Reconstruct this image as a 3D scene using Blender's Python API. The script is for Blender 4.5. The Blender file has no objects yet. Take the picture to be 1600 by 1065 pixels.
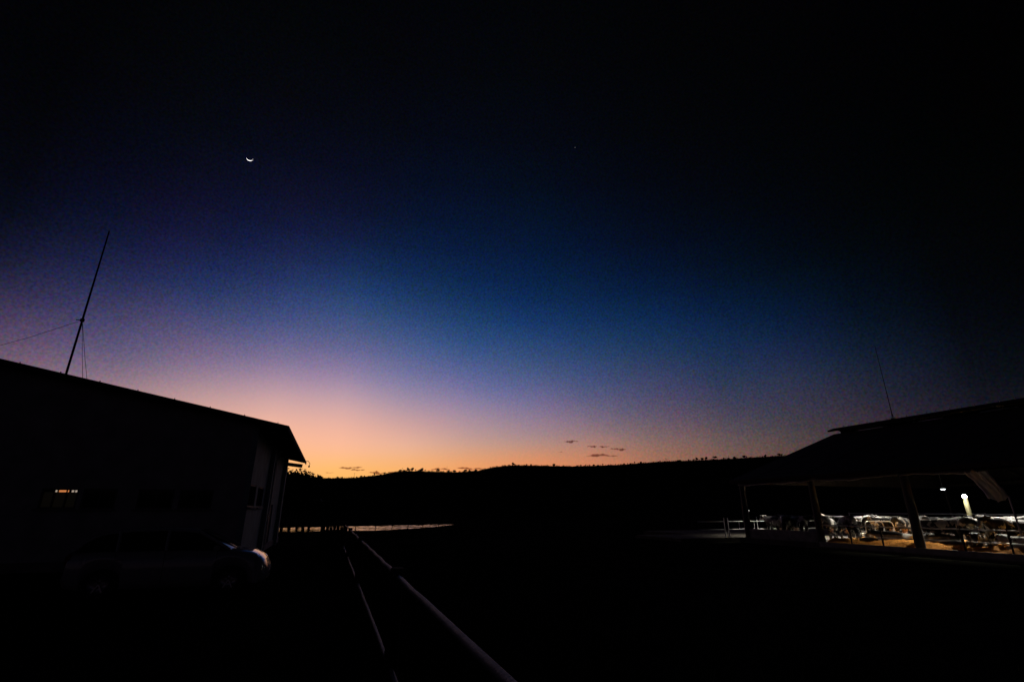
import bpy, bmesh, math, random
import numpy as np
from mathutils import Vector, Matrix

# ------------------------------------------------------------------ camera, sky, exposure
sc = bpy.context.scene
COL = sc.collection
R = math.radians
CAM_H = 1.85
PITCH = math.atan(263.5 / 770)
cam_data = bpy.data.cameras.new('camera'); cam = bpy.data.objects.new('camera', cam_data); COL.objects.link(cam)
cam_data.sensor_width = 36.0; cam_data.lens = 36.0 * 770 / 1600
cam_data.clip_start = 0.05; cam_data.clip_end = 40000
cam.location = (0, 0, CAM_H); cam.rotation_euler = (math.pi / 2 + PITCH, 0, 0)
sc.camera = cam
sc.cycles.use_denoising = True; sc.cycles.use_adaptive_sampling = False
sc.view_settings.view_transform = 'Standard'; sc.view_settings.look = 'None'
sc.view_settings.gamma = 1.0; sc.view_settings.exposure = 0.0; sc.view_settings.use_curve_mapping = False

# twilight sky: linear colours on a grid of elevation x azimuth (degrees), after sunset, with lens corner darkening baked in at right; the afterglow at azimuth -19
SKY_EL = [-2, 0, 1.5, 3, 4, 5, 6, 7, 8, 9, 10.5, 12, 13.5, 15, 17, 19, 21, 23.5, 26, 29, 32, 36, 41, 47, 55, 65, 90]
SKY_AZ = [-180, -140, -105, -80, -62, -50, -40, -33, -26, -19, -12, -5, 2, 9, 16, 23, 30, 37, 44, 51, 60, 75, 100, 140, 180]
SKY = [
 [[0.02178,0.01233,0.01339],[0.02178,0.01233,0.01339],[0.02094,0.01198,0.01348],[0.01875,0.01106,0.01378],[0.01734,0.01047,0.01391],[0.01592,0.00988,0.01394],[0.01448,0.00928,0.01386],[0.01303,0.00866,0.01367],[0.01157,0.00802,0.01336],[0.01008,0.00737,0.01296],[0.00808,0.00642,0.01218],[0.00642,0.00554,0.01125],[0.00508,0.00473,0.01021],[0.00399,0.00399,0.00906],[0.00284,0.00308,0.00739],[0.00203,0.00236,0.00593],[0.00148,0.00183,0.00473],[0.00103,0.00136,0.00357],[0.00076,0.00105,0.00271],[0.00058,0.00082,0.00195],[0.00046,0.00065,0.00143],[0.00036,0.00051,0.00098],[0.00027,0.00038,0.00066],[0.0002,0.00028,0.00046],[0.0002,0.0002,0.00034],[0.0002,0.0002,0.00029],[0.0002,0.0002,0.00036]],
 [[0.02627,0.01466,0.01591],[0.02627,0.01466,0.01591],[0.02525,0.01423,0.016],[0.0226,0.01314,0.01639],[0.02089,0.01245,0.01659],[0.01914,0.01175,0.01669],[0.01732,0.01102,0.01664],[0.01548,0.01026,0.01643],[0.01365,0.00947,0.01608],[0.01189,0.00868,0.01557],[0.0095,0.00751,0.01458],[0.0075,0.00642,0.01336],[0.00587,0.00542,0.01198],[0.00458,0.00452,0.01054],[0.00329,0.00352,0.00866],[0.00239,0.00274,0.007],[0.00177,0.00215,0.00562],[0.00127,0.00163,0.00427],[0.00096,0.00128,0.00326],[0.00073,0.00099,0.00241],[0.00059,0.0008,0.00183],[0.00048,0.00064,0.00133],[0.00039,0.00051,0.00098],[0.00034,0.00042,0.00076],[0.00031,0.00036,0.00065],[0.00031,0.00034,0.00061],[0.00032,0.00033,0.00063]],
 [[0.03925,0.02234,0.02452],[0.03925,0.02234,0.02452],[0.03756,0.02161,0.02458],[0.03348,0.01988,0.02506],[0.03102,0.01887,0.02534],[0.02855,0.01787,0.02547],[0.02604,0.01684,0.02542],[0.02348,0.01579,0.02516],[0.02091,0.01471,0.02473],[0.01838,0.01361,0.02413],[0.0149,0.01197,0.02288],[0.01192,0.01038,0.02124],[0.00945,0.00889,0.0193],[0.00742,0.0075,0.01716],[0.00534,0.00588,0.01425],[0.00387,0.00458,0.01157],[0.00284,0.00358,0.00927],[0.00201,0.00269,0.00697],[0.0015,0.00209,0.00524],[0.00112,0.00161,0.00376],[0.00088,0.00128,0.00273],[0.00066,0.00097,0.00184],[0.00047,0.00071,0.0012],[0.00033,0.00051,0.0008],[0.00022,0.00036,0.00055],[0.00021,0.00032,0.00052],[0.00037,0.00044,0.00082]],
 [[0.07015,0.04016,0.04461],[0.07015,0.04016,0.04461],[0.06749,0.0391,0.04493],[0.06174,0.03688,0.04657],[0.05748,0.03518,0.04722],[0.05259,0.03316,0.04731],[0.04737,0.03095,0.04691],[0.04221,0.02872,0.04618],[0.03742,0.02664,0.04533],[0.03312,0.02475,0.04442],[0.02733,0.02207,0.04262],[0.0222,0.01942,0.04004],[0.01775,0.0168,0.03672],[0.014,0.01427,0.03289],[0.0101,0.01125,0.02754],[0.00738,0.00885,0.02267],[0.00555,0.00706,0.01855],[0.00405,0.00544,0.01432],[0.00306,0.00427,0.01082],[0.00228,0.00326,0.00763],[0.00178,0.00259,0.00553],[0.00137,0.00201,0.00383],[0.00102,0.00152,0.00261],[0.00072,0.0011,0.00177],[0.00049,0.00078,0.00123],[0.00038,0.0006,0.00098],[0.00039,0.0005,0.00092]],
 [[0.19665,0.10266,0.09676],[0.19665,0.10266,0.09676],[0.19287,0.10169,0.09837],[0.18026,0.09741,0.10155],[0.16887,0.09283,0.10228],[0.15497,0.08692,0.10189],[0.13934,0.08003,0.10041],[0.12289,0.07257,0.09785],[0.10639,0.06486,0.09422],[0.09036,0.05713,0.08945],[0.06801,0.04584,0.08014],[0.04859,0.03536,0.06859],[0.03292,0.02622,0.05583],[0.02131,0.0188,0.04329],[0.0115,0.01172,0.029],[0.00628,0.00733,0.01865],[0.00366,0.00475,0.01194],[0.00212,0.00298,0.00711],[0.00142,0.00204,0.00455],[0.00102,0.00143,0.00298],[0.00083,0.00109,0.00218],[0.00072,0.00086,0.00165],[0.00065,0.00073,0.00136],[0.00062,0.00067,0.00123],[0.00059,0.00063,0.00119],[0.00059,0.00061,0.00121],[0.00059,0.0006,0.0012]],
 [[0.43231,0.20731,0.15707],[0.43231,0.20731,0.15707],[0.43217,0.20924,0.1605],[0.41516,0.20646,0.16506],[0.3948,0.19998,0.16755],[0.36806,0.19003,0.16968],[0.3356,0.17689,0.1706],[0.29876,0.1611,0.16959],[0.25948,0.14347,0.16617],[0.22002,0.12501,0.16025],[0.16509,0.09808,0.14715],[0.11898,0.07431,0.13008],[0.08154,0.05405,0.1097],[0.0512,0.03691,0.0871],[0.02296,0.02019,0.05723],[0.0091,0.01032,0.03332],[0.00421,0.00566,0.01827],[0.00218,0.00314,0.00884],[0.00155,0.00213,0.0053],[0.00116,0.00153,0.00334],[0.00093,0.00118,0.00237],[0.00078,0.0009,0.00171],[0.00069,0.00076,0.00133],[0.00064,0.00071,0.00116],[0.00062,0.00066,0.00109],[0.00062,0.00063,0.00111],[0.00063,0.0006,0.00118]],
 [[0.70362,0.31381,0.1809],[0.70362,0.31381,0.1809],[0.71466,0.32357,0.18565],[0.71391,0.33969,0.19683],[0.69709,0.34047,0.20782],[0.6687,0.33405,0.22076],[0.62752,0.32087,0.23296],[0.57333,0.30132,0.24214],[0.50787,0.27601,0.24693],[0.43461,0.24586,0.24669],[0.32029,0.19457,0.23679],[0.21775,0.14345,0.21783],[0.1452,0.10491,0.19759],[0.09839,0.07825,0.17262],[0.05739,0.05344,0.14104],[0.03072,0.03466,0.11129],[0.01596,0.02088,0.07893],[0.0084,0.01074,0.04573],[0.00561,0.00621,0.02704],[0.00355,0.00393,0.01498],[0.00232,0.00294,0.00882],[0.00162,0.00213,0.00477],[0.00119,0.00154,0.00266],[0.00089,0.00115,0.00168],[0.0007,0.00085,0.00122],[0.00063,0.00068,0.00108],[0.00061,0.00059,0.00114]],
 [[0.86751,0.37883,0.16966],[0.86751,0.37883,0.16966],[0.88539,0.39588,0.17278],[0.90346,0.43121,0.18805],[0.89998,0.44077,0.20897],[0.88477,0.44117,0.23583],[0.85399,0.43356,0.26292],[0.80459,0.41851,0.28566],[0.73647,0.39618,0.30227],[0.65283,0.36678,0.31267],[0.51021,0.31036,0.31695],[0.36222,0.23976,0.30587],[0.24151,0.1727,0.27936],[0.15939,0.12679,0.24895],[0.09184,0.08839,0.21081],[0.04932,0.05981,0.1699],[0.0259,0.03844,0.1278],[0.01317,0.02092,0.08251],[0.00809,0.01164,0.051],[0.00507,0.00654,0.02802],[0.00342,0.0043,0.01576],[0.00227,0.00287,0.00791],[0.00151,0.00196,0.00386],[0.00102,0.00136,0.00206],[0.00074,0.00092,0.00131],[0.00062,0.00069,0.00109],[0.0006,0.00059,0.00114]],
 [[0.9484,0.43604,0.14],[0.9484,0.43604,0.14],[0.97177,0.45547,0.14159],[1.00464,0.49393,0.15796],[1.01162,0.50628,0.18782],[1.01119,0.50927,0.23241],[0.99653,0.50432,0.27815],[0.96039,0.49245,0.31349],[0.89933,0.47329,0.33781],[0.81453,0.44584,0.35527],[0.65596,0.3867,0.37125],[0.4886,0.31134,0.37043],[0.34301,0.23741,0.35086],[0.23151,0.1782,0.31852],[0.13095,0.12334,0.26907],[0.07105,0.08675,0.22171],[0.03796,0.0597,0.17707],[0.01833,0.03493,0.12438],[0.01022,0.01938,0.07935],[0.00616,0.00971,0.04209],[0.00425,0.00552,0.02248],[0.0028,0.00338,0.01106],[0.0017,0.00224,0.00492],[0.00106,0.00147,0.00231],[0.00074,0.0009,0.00138],[0.00061,0.00065,0.00113],[0.0006,0.00059,0.00118]],
 [[0.95845,0.45164,0.1152],[0.95845,0.45164,0.1152],[0.98333,0.46852,0.11523],[1.01286,0.49858,0.12615],[1.01104,0.50926,0.1572],[1.00731,0.51125,0.22064],[0.99048,0.50382,0.28669],[0.95205,0.49019,0.32533],[0.88952,0.4673,0.34376],[0.80348,0.44077,0.36022],[0.64756,0.3908,0.38543],[0.48667,0.32345,0.3977],[0.34756,0.25096,0.38384],[0.23883,0.19073,0.34968],[0.13597,0.1333,0.28884],[0.07404,0.09899,0.23968],[0.03872,0.07301,0.19827],[0.01693,0.04468,0.14734],[0.00877,0.02476,0.09696],[0.0052,0.01186,0.05122],[0.00375,0.00632,0.02671],[0.00263,0.00376,0.0134],[0.00169,0.00239,0.00601],[0.00108,0.0015,0.00276],[0.00074,0.00088,0.00153],[0.0006,0.0006,0.00119],[0.00061,0.0006,0.00121]],
 [[0.92931,0.39678,0.10494],[0.92931,0.39678,0.10494],[0.95545,0.4119,0.10415],[0.98605,0.43834,0.11412],[0.96776,0.44656,0.1417],[0.92724,0.45224,0.19401],[0.87126,0.45664,0.26307],[0.80064,0.44002,0.31323],[0.71883,0.40405,0.33186],[0.62549,0.36714,0.34467],[0.47377,0.31374,0.36837],[0.33947,0.25694,0.37556],[0.23649,0.20439,0.36293],[0.16028,0.16204,0.33416],[0.08963,0.12156,0.28048],[0.04722,0.08943,0.22731],[0.02422,0.06218,0.17928],[0.01084,0.03741,0.12696],[0.00548,0.02193,0.08467],[0.00328,0.01201,0.04957],[0.00252,0.00721,0.02891],[0.00197,0.00422,0.01458],[0.0015,0.00254,0.00674],[0.0011,0.00157,0.0032],[0.0008,0.00095,0.0017],[0.00064,0.00067,0.00123],[0.0006,0.00059,0.00117]],
 [[0.85714,0.31729,0.1024],[0.85714,0.31729,0.1024],[0.88799,0.32876,0.10125],[0.93263,0.35174,0.10616],[0.90536,0.35678,0.12266],[0.82976,0.35801,0.15487],[0.71862,0.35766,0.20674],[0.60585,0.34565,0.26305],[0.51634,0.32008,0.30047],[0.44325,0.29148,0.32366],[0.33624,0.24727,0.34581],[0.23495,0.2008,0.34705],[0.15695,0.16035,0.32774],[0.10187,0.12934,0.29459],[0.0545,0.09783,0.24566],[0.02778,0.07122,0.19951],[0.01409,0.04898,0.15618],[0.00667,0.0298,0.10955],[0.0038,0.01854,0.07418],[0.00249,0.01125,0.04596],[0.00198,0.00732,0.0284],[0.00166,0.00441,0.01476],[0.00139,0.00263,0.00686],[0.00112,0.00165,0.00324],[0.00084,0.00105,0.00169],[0.00068,0.00073,0.0012],[0.00059,0.00058,0.00111]],
 [[0.74572,0.24617,0.09941],[0.74572,0.24617,0.09941],[0.77769,0.25488,0.09796],[0.83093,0.27473,0.09783],[0.81305,0.28027,0.10596],[0.74414,0.28165,0.12444],[0.62262,0.28389,0.16497],[0.48783,0.2759,0.22118],[0.38896,0.25106,0.2586],[0.32343,0.22563,0.28182],[0.24118,0.18868,0.30049],[0.16473,0.15231,0.29634],[0.10771,0.12215,0.27519],[0.06825,0.09942,0.24264],[0.03566,0.07571,0.20195],[0.01802,0.05534,0.16691],[0.00916,0.03799,0.1315],[0.00458,0.02339,0.09203],[0.0029,0.01497,0.06188],[0.00209,0.00952,0.03859],[0.00174,0.00651,0.02437],[0.00151,0.004,0.0128],[0.00132,0.00245,0.00607],[0.0011,0.0016,0.00295],[0.00084,0.00106,0.00159],[0.00068,0.00075,0.00117],[0.00059,0.00058,0.00109]],
 [[0.60128,0.19068,0.09087],[0.60128,0.19068,0.09087],[0.62406,0.19645,0.09022],[0.65439,0.21045,0.09074],[0.63714,0.21668,0.0975],[0.58467,0.22073,0.11285],[0.49908,0.22053,0.13936],[0.39865,0.20928,0.17041],[0.30909,0.18758,0.19483],[0.24016,0.16376,0.21019],[0.1652,0.13205,0.21881],[0.11211,0.10802,0.21444],[0.07352,0.08952,0.20148],[0.04635,0.07416,0.18413],[0.02396,0.05648,0.15856],[0.01223,0.04111,0.13134],[0.00657,0.02866,0.10321],[0.00354,0.01784,0.07089],[0.00234,0.01137,0.04633],[0.00175,0.0071,0.02749],[0.0015,0.00477,0.01661],[0.00134,0.00307,0.00892],[0.00118,0.00201,0.00459],[0.00098,0.00138,0.00249],[0.00077,0.00095,0.00151],[0.00065,0.00071,0.00118],[0.00059,0.00058,0.00111]],
 [[0.42586,0.14087,0.07978],[0.42586,0.14087,0.07978],[0.43515,0.14417,0.07955],[0.43455,0.15169,0.08116],[0.41167,0.15449,0.0868],[0.37069,0.15411,0.09669],[0.31499,0.14964,0.1104],[0.25117,0.14104,0.12743],[0.19767,0.12444,0.1376],[0.15332,0.10764,0.14263],[0.10492,0.08646,0.14447],[0.07201,0.07176,0.14298],[0.04731,0.06063,0.13756],[0.0303,0.05157,0.12966],[0.01605,0.04047,0.1157],[0.00822,0.02984,0.09724],[0.00435,0.02081,0.07643],[0.00246,0.01266,0.04991],[0.00175,0.0078,0.0305],[0.0014,0.00483,0.01717],[0.00128,0.00326,0.01011],[0.00122,0.00216,0.00552],[0.00106,0.00154,0.00315],[0.00084,0.00116,0.00191],[0.00067,0.00083,0.00133],[0.00062,0.00064,0.00119],[0.0006,0.0006,0.00118]],
 [[0.25667,0.09634,0.06498],[0.25667,0.09634,0.06498],[0.25808,0.09773,0.06505],[0.24637,0.10056,0.06683],[0.22726,0.10164,0.071],[0.2001,0.1016,0.0783],[0.16825,0.09981,0.08846],[0.1366,0.09343,0.09748],[0.10866,0.08081,0.09964],[0.08531,0.06757,0.0987],[0.05911,0.05344,0.09801],[0.04041,0.04545,0.09948],[0.02647,0.03904,0.09858],[0.01708,0.03357,0.09465],[0.00912,0.02613,0.08278],[0.0049,0.01911,0.0656],[0.00284,0.01325,0.04722],[0.00174,0.00814,0.02852],[0.00132,0.00517,0.01696],[0.00113,0.0033,0.00964],[0.00108,0.00231,0.00591],[0.00103,0.0016,0.00347],[0.0009,0.00121,0.00216],[0.00071,0.00097,0.00143],[0.0006,0.00074,0.00114],[0.0006,0.00061,0.00117],[0.00063,0.00062,0.00126]],
 [[0.13906,0.06158,0.0501],[0.13906,0.06158,0.0501],[0.1367,0.0614,0.04983],[0.12581,0.06076,0.04984],[0.1151,0.06012,0.05105],[0.10191,0.05887,0.05317],[0.08732,0.05658,0.05587],[0.07199,0.05284,0.0598],[0.05855,0.04716,0.06338],[0.04904,0.04185,0.06624],[0.03744,0.03632,0.0697],[0.0274,0.03241,0.07149],[0.01717,0.02673,0.06856],[0.0101,0.02109,0.06207],[0.00514,0.01532,0.05012],[0.00283,0.01107,0.03717],[0.00176,0.00765,0.02438],[0.00118,0.00469,0.01304],[0.00099,0.00315,0.00778],[0.00094,0.00222,0.0049],[0.0009,0.00166,0.00336],[0.0008,0.00122,0.00223],[0.00072,0.00094,0.00152],[0.00066,0.00079,0.00115],[0.00062,0.00068,0.00105],[0.00064,0.00063,0.00115],[0.00068,0.00065,0.00136]],
 [[0.07035,0.03697,0.03713],[0.07035,0.03697,0.03713],[0.06808,0.0363,0.0365],[0.06181,0.03455,0.03482],[0.05596,0.03284,0.03397],[0.04905,0.03061,0.0335],[0.04195,0.02802,0.03359],[0.03538,0.02533,0.03439],[0.02949,0.02277,0.03562],[0.02399,0.02051,0.03661],[0.01703,0.01785,0.03661],[0.01174,0.01559,0.03467],[0.00772,0.01281,0.03069],[0.00488,0.00974,0.02484],[0.00275,0.00673,0.01781],[0.00173,0.00488,0.01253],[0.00123,0.0036,0.00848],[0.00093,0.00249,0.00512],[0.00081,0.00184,0.0034],[0.00077,0.0014,0.00238],[0.00071,0.00111,0.00182],[0.0006,0.00085,0.00138],[0.00058,0.00069,0.00108],[0.00061,0.00062,0.00095],[0.00064,0.00062,0.00102],[0.0007,0.00065,0.00121],[0.00075,0.0007,0.00148]],
 [[0.03795,0.02292,0.02748],[0.03795,0.02292,0.02748],[0.03648,0.02225,0.0267],[0.03252,0.02028,0.02406],[0.02838,0.0183,0.02213],[0.02354,0.01595,0.02018],[0.01866,0.01348,0.01825],[0.01417,0.0111,0.01632],[0.01024,0.00895,0.0143],[0.00703,0.00714,0.01224],[0.00448,0.00553,0.01007],[0.00323,0.00461,0.00845],[0.00242,0.00381,0.00702],[0.00177,0.00289,0.00535],[0.00124,0.00212,0.0039],[0.00099,0.00175,0.00304],[0.00087,0.00152,0.00247],[0.00075,0.00127,0.0019],[0.00065,0.00105,0.00149],[0.00057,0.00084,0.00115],[0.0005,0.00067,0.00094],[0.00044,0.00052,0.00081],[0.00043,0.00045,0.00078],[0.0005,0.00047,0.00084],[0.00063,0.00056,0.00104],[0.00075,0.00067,0.00133],[0.0008,0.00074,0.00158]],
 [[0.02699,0.01704,0.02138],[0.02699,0.01704,0.02138],[0.02521,0.01612,0.02048],[0.02059,0.01353,0.01741],[0.01714,0.01166,0.01529],[0.01347,0.0097,0.01311],[0.00995,0.00776,0.01089],[0.00693,0.00599,0.00872],[0.00461,0.00451,0.00675],[0.00306,0.00339,0.00515],[0.00187,0.00234,0.00357],[0.00134,0.00173,0.0026],[0.00104,0.00133,0.00197],[0.00085,0.00108,0.00156],[0.00069,0.0009,0.00126],[0.0006,0.00082,0.00111],[0.00056,0.00077,0.00101],[0.00053,0.00072,0.00092],[0.00049,0.00064,0.0008],[0.00043,0.00054,0.00064],[0.00038,0.00044,0.00052],[0.00033,0.00035,0.00045],[0.00032,0.00031,0.00053],[0.00041,0.00038,0.00071],[0.00059,0.00053,0.00105],[0.00075,0.00069,0.00143],[0.00078,0.00074,0.00156]],
 [[0.02076,0.01271,0.01515],[0.02076,0.01271,0.01515],[0.01922,0.01192,0.01455],[0.01526,0.00981,0.01272],[0.01286,0.00856,0.01152],[0.01051,0.00733,0.01022],[0.00831,0.00614,0.00885],[0.00639,0.00505,0.0075],[0.00484,0.00411,0.00625],[0.00368,0.00334,0.00518],[0.00255,0.0025,0.00397],[0.00189,0.00195,0.00315],[0.00149,0.00158,0.00259],[0.00122,0.00132,0.00219],[0.00096,0.00107,0.0018],[0.00077,0.0009,0.00153],[0.00064,0.00078,0.00132],[0.00053,0.00066,0.0011],[0.00045,0.00056,0.0009],[0.00038,0.00047,0.00068],[0.00033,0.00039,0.00052],[0.00029,0.00032,0.0004],[0.00027,0.00029,0.0004],[0.00031,0.00032,0.00052],[0.00043,0.00043,0.0008],[0.00058,0.00058,0.00116],[0.00061,0.00061,0.00121]],
 [[0.01571,0.00872,0.00937],[0.01571,0.00872,0.00937],[0.01508,0.00844,0.0094],[0.01396,0.00806,0.01007],[0.01329,0.00784,0.01054],[0.01255,0.00759,0.01092],[0.01172,0.00729,0.01119],[0.01077,0.00693,0.01132],[0.00963,0.00648,0.01124],[0.00839,0.00596,0.01096],[0.0067,0.0052,0.01039],[0.00538,0.00455,0.00983],[0.00434,0.00396,0.00919],[0.00346,0.00338,0.0083],[0.00246,0.00261,0.00678],[0.00174,0.00199,0.00536],[0.00125,0.00153,0.00425],[0.00086,0.00113,0.00319],[0.00062,0.00086,0.00236],[0.00044,0.00064,0.00162],[0.00033,0.00049,0.00113],[0.00023,0.00036,0.00074],[0.0002,0.00024,0.00046],[0.0002,0.0002,0.00027],[0.0002,0.0002,0.0002],[0.0002,0.0002,0.0002],[0.00022,0.00026,0.00046]],
 [[0.01742,0.00965,0.01043],[0.01742,0.00965,0.01043],[0.01687,0.00942,0.01056],[0.01553,0.00889,0.01109],[0.01463,0.00857,0.01146],[0.01362,0.00821,0.01176],[0.0125,0.00781,0.01195],[0.01131,0.00737,0.01202],[0.01009,0.0069,0.01196],[0.00888,0.0064,0.01177],[0.0072,0.00563,0.01125],[0.00574,0.00486,0.01044],[0.00451,0.00413,0.00944],[0.00352,0.00346,0.00833],[0.00252,0.00269,0.00684],[0.00181,0.00208,0.00548],[0.00132,0.00162,0.00432],[0.00091,0.00119,0.00317],[0.00065,0.0009,0.00232],[0.00045,0.00066,0.00161],[0.00032,0.00049,0.00112],[0.00021,0.00034,0.0007],[0.0002,0.00022,0.00041],[0.0002,0.0002,0.00022],[0.0002,0.0002,0.0002],[0.0002,0.0002,0.0002],[0.0002,0.00022,0.00038]],
 [[0.02085,0.01174,0.01276],[0.02085,0.01174,0.01276],[0.02009,0.01143,0.01287],[0.01802,0.01059,0.01321],[0.01664,0.01003,0.01336],[0.01522,0.00945,0.0134],[0.01375,0.00885,0.01333],[0.01228,0.00823,0.01314],[0.01082,0.0076,0.01284],[0.00943,0.00697,0.01244],[0.00756,0.00605,0.01165],[0.00598,0.00518,0.01069],[0.0047,0.00439,0.00962],[0.00369,0.00368,0.00849],[0.00267,0.00289,0.00702],[0.00195,0.00226,0.00571],[0.00146,0.00179,0.00462],[0.00106,0.00137,0.00354],[0.00081,0.00108,0.00274],[0.00062,0.00085,0.00205],[0.00051,0.0007,0.00158],[0.00042,0.00057,0.00118],[0.00036,0.00047,0.00089],[0.00032,0.0004,0.00072],[0.00031,0.00036,0.00064],[0.00032,0.00035,0.00064],[0.00036,0.00038,0.00072]],
 [[0.02178,0.01233,0.01339],[0.02178,0.01233,0.01339],[0.02094,0.01198,0.01348],[0.01875,0.01106,0.01378],[0.01734,0.01047,0.01391],[0.01592,0.00988,0.01394],[0.01448,0.00928,0.01386],[0.01303,0.00866,0.01367],[0.01157,0.00802,0.01336],[0.01008,0.00737,0.01296],[0.00808,0.00642,0.01218],[0.00642,0.00554,0.01125],[0.00508,0.00473,0.01021],[0.00399,0.00399,0.00906],[0.00284,0.00308,0.00739],[0.00203,0.00236,0.00593],[0.00148,0.00183,0.00473],[0.00103,0.00136,0.00357],[0.00076,0.00105,0.00271],[0.00058,0.00082,0.00195],[0.00046,0.00065,0.00143],[0.00036,0.00051,0.00098],[0.00027,0.00038,0.00066],[0.0002,0.00028,0.00046],[0.0002,0.0002,0.00034],[0.0002,0.0002,0.00029],[0.0002,0.0002,0.00036]],
]
def build_world():
    w = bpy.data.worlds.new('World'); sc.world = w; w.use_nodes = True
    nt = w.node_tree; nt.nodes.clear(); N = nt.nodes.new; L = nt.links.new
    tc = N('ShaderNodeTexCoord'); sp = N('ShaderNodeSeparateXYZ'); L(tc.outputs['Generated'], sp.inputs[0])
    def m(op, a, b=None):
        n = N('ShaderNodeMath'); n.operation = op
        for i, q in enumerate((a, b)):
            if q is None: continue
            if isinstance(q, (int, float)): n.inputs[i].default_value = q
            else: L(q, n.inputs[i])
        return n.outputs[0]
    el = m('ARCSINE', sp.outputs['Z'])
    e01 = m('DIVIDE', m('ADD', m('MULTIPLY', el, 180 / math.pi), 2.0), 92.0)
    az = m('MULTIPLY', m('ARCTAN2', sp.outputs['X'], sp.outputs['Y']), 180 / math.pi)
    prev = None
    for i, a in enumerate(SKY_AZ):
        r = N('ShaderNodeValToRGB'); cr = r.color_ramp; cr.interpolation = 'LINEAR'
        cr.elements.remove(cr.elements[1]); cr.elements[0].position = 0.0
        for e in SKY_EL[1:]: cr.elements.new((e + 2.0) / 92.0)
        for k in range(len(SKY_EL)):
            cr.elements[k].color = (*SKY[i][k], 1)
        L(e01, r.inputs[0])
        if prev is None: prev = r.outputs[0]; continue
        mr = N('ShaderNodeMapRange'); mr.inputs[1].default_value = SKY_AZ[i - 1]; mr.inputs[2].default_value = a
        L(az, mr.inputs[0])
        mx = N('ShaderNodeMix'); mx.data_type = 'RGBA'; L(mr.outputs[0], mx.inputs[0]); L(prev, mx.inputs[6]); L(r.outputs[0], mx.inputs[7])
        prev = mx.outputs[2]
    # camera grain and broad colour blotches mixed into the sky colour
    n1 = N('ShaderNodeTexNoise'); n1.inputs['Scale'].default_value = 270; n1.inputs['Detail'].default_value = 2; L(tc.outputs['Generated'], n1.inputs['Vector'])
    n2 = N('ShaderNodeTexNoise'); n2.inputs['Scale'].default_value = 9; n2.inputs['Detail'].default_value = 4; L(tc.outputs['Generated'], n2.inputs['Vector'])
    def vm(op, a, b):
        n = N('ShaderNodeVectorMath'); n.operation = op
        for i, q in enumerate((a, b)):
            if isinstance(q, tuple): n.inputs[i].default_value = q
            else: L(q, n.inputs[i])
        return n.outputs[0]
    g1 = vm('MULTIPLY', vm('SUBTRACT', n1.outputs['Color'], (.5, .5, .5)), (2.5, 1.8, 2.5))
    g2 = vm('MULTIPLY', vm('SUBTRACT', n2.outputs['Color'], (.5, .5, .5)), (.8, .25, .3))
    lum = N('ShaderNodeRGBToBW'); L(prev, lum.inputs[0])
    damp = m('POWER', m('SUBTRACT', 1.0, m('MINIMUM', lum.outputs[0], 1.0)), 5.0)   # brightest low sky is smooth
    sca = N('ShaderNodeVectorMath'); sca.operation = 'SCALE'; L(vm('ADD', g1, g2), sca.inputs[0]); L(damp, sca.inputs[3])
    fac = vm('ADD', sca.outputs[0], (1, 1, 1))
    col = vm('MULTIPLY', prev, fac)
    bg = N('ShaderNodeBackground'); L(col, bg.inputs[0]); bg.inputs[1].default_value = 1.0
    out = N('ShaderNodeOutputWorld'); L(bg.outputs[0], out.inputs[0])
    w.cycles.sampling_method = 'MANUAL'; w.cycles.sample_map_resolution = 1024
build_world()
# the sun is below the horizon: no sun lamp

# ------------------------------------------------------------------ helpers
U = Vector((-.3305, .9438, 0)); V = Vector((.9438, .3305, 0)); GRID = math.atan2(.3305, .9438)
def ray(px, py):
    x, d = px - 800, py - 532.5
    up = -d * math.cos(PITCH) + 770 * math.sin(PITCH); fw = 770 * math.cos(PITCH) + d * math.sin(PITCH)
    h = math.hypot(x, fw)
    return x / h, fw / h, up / h              # unit horizontal direction and slope
def at(px, py, dist):                          # point at a horizontal distance
    a, b, c = ray(px, py); return Vector((a * dist, b * dist, CAM_H + c * dist))
def on_z(px, py, z):
    a, b, c = ray(px, py); d = (z - CAM_H) / c; return Vector((a * d, b * d, z))
def rng(seed): return random.Random(seed)

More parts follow.
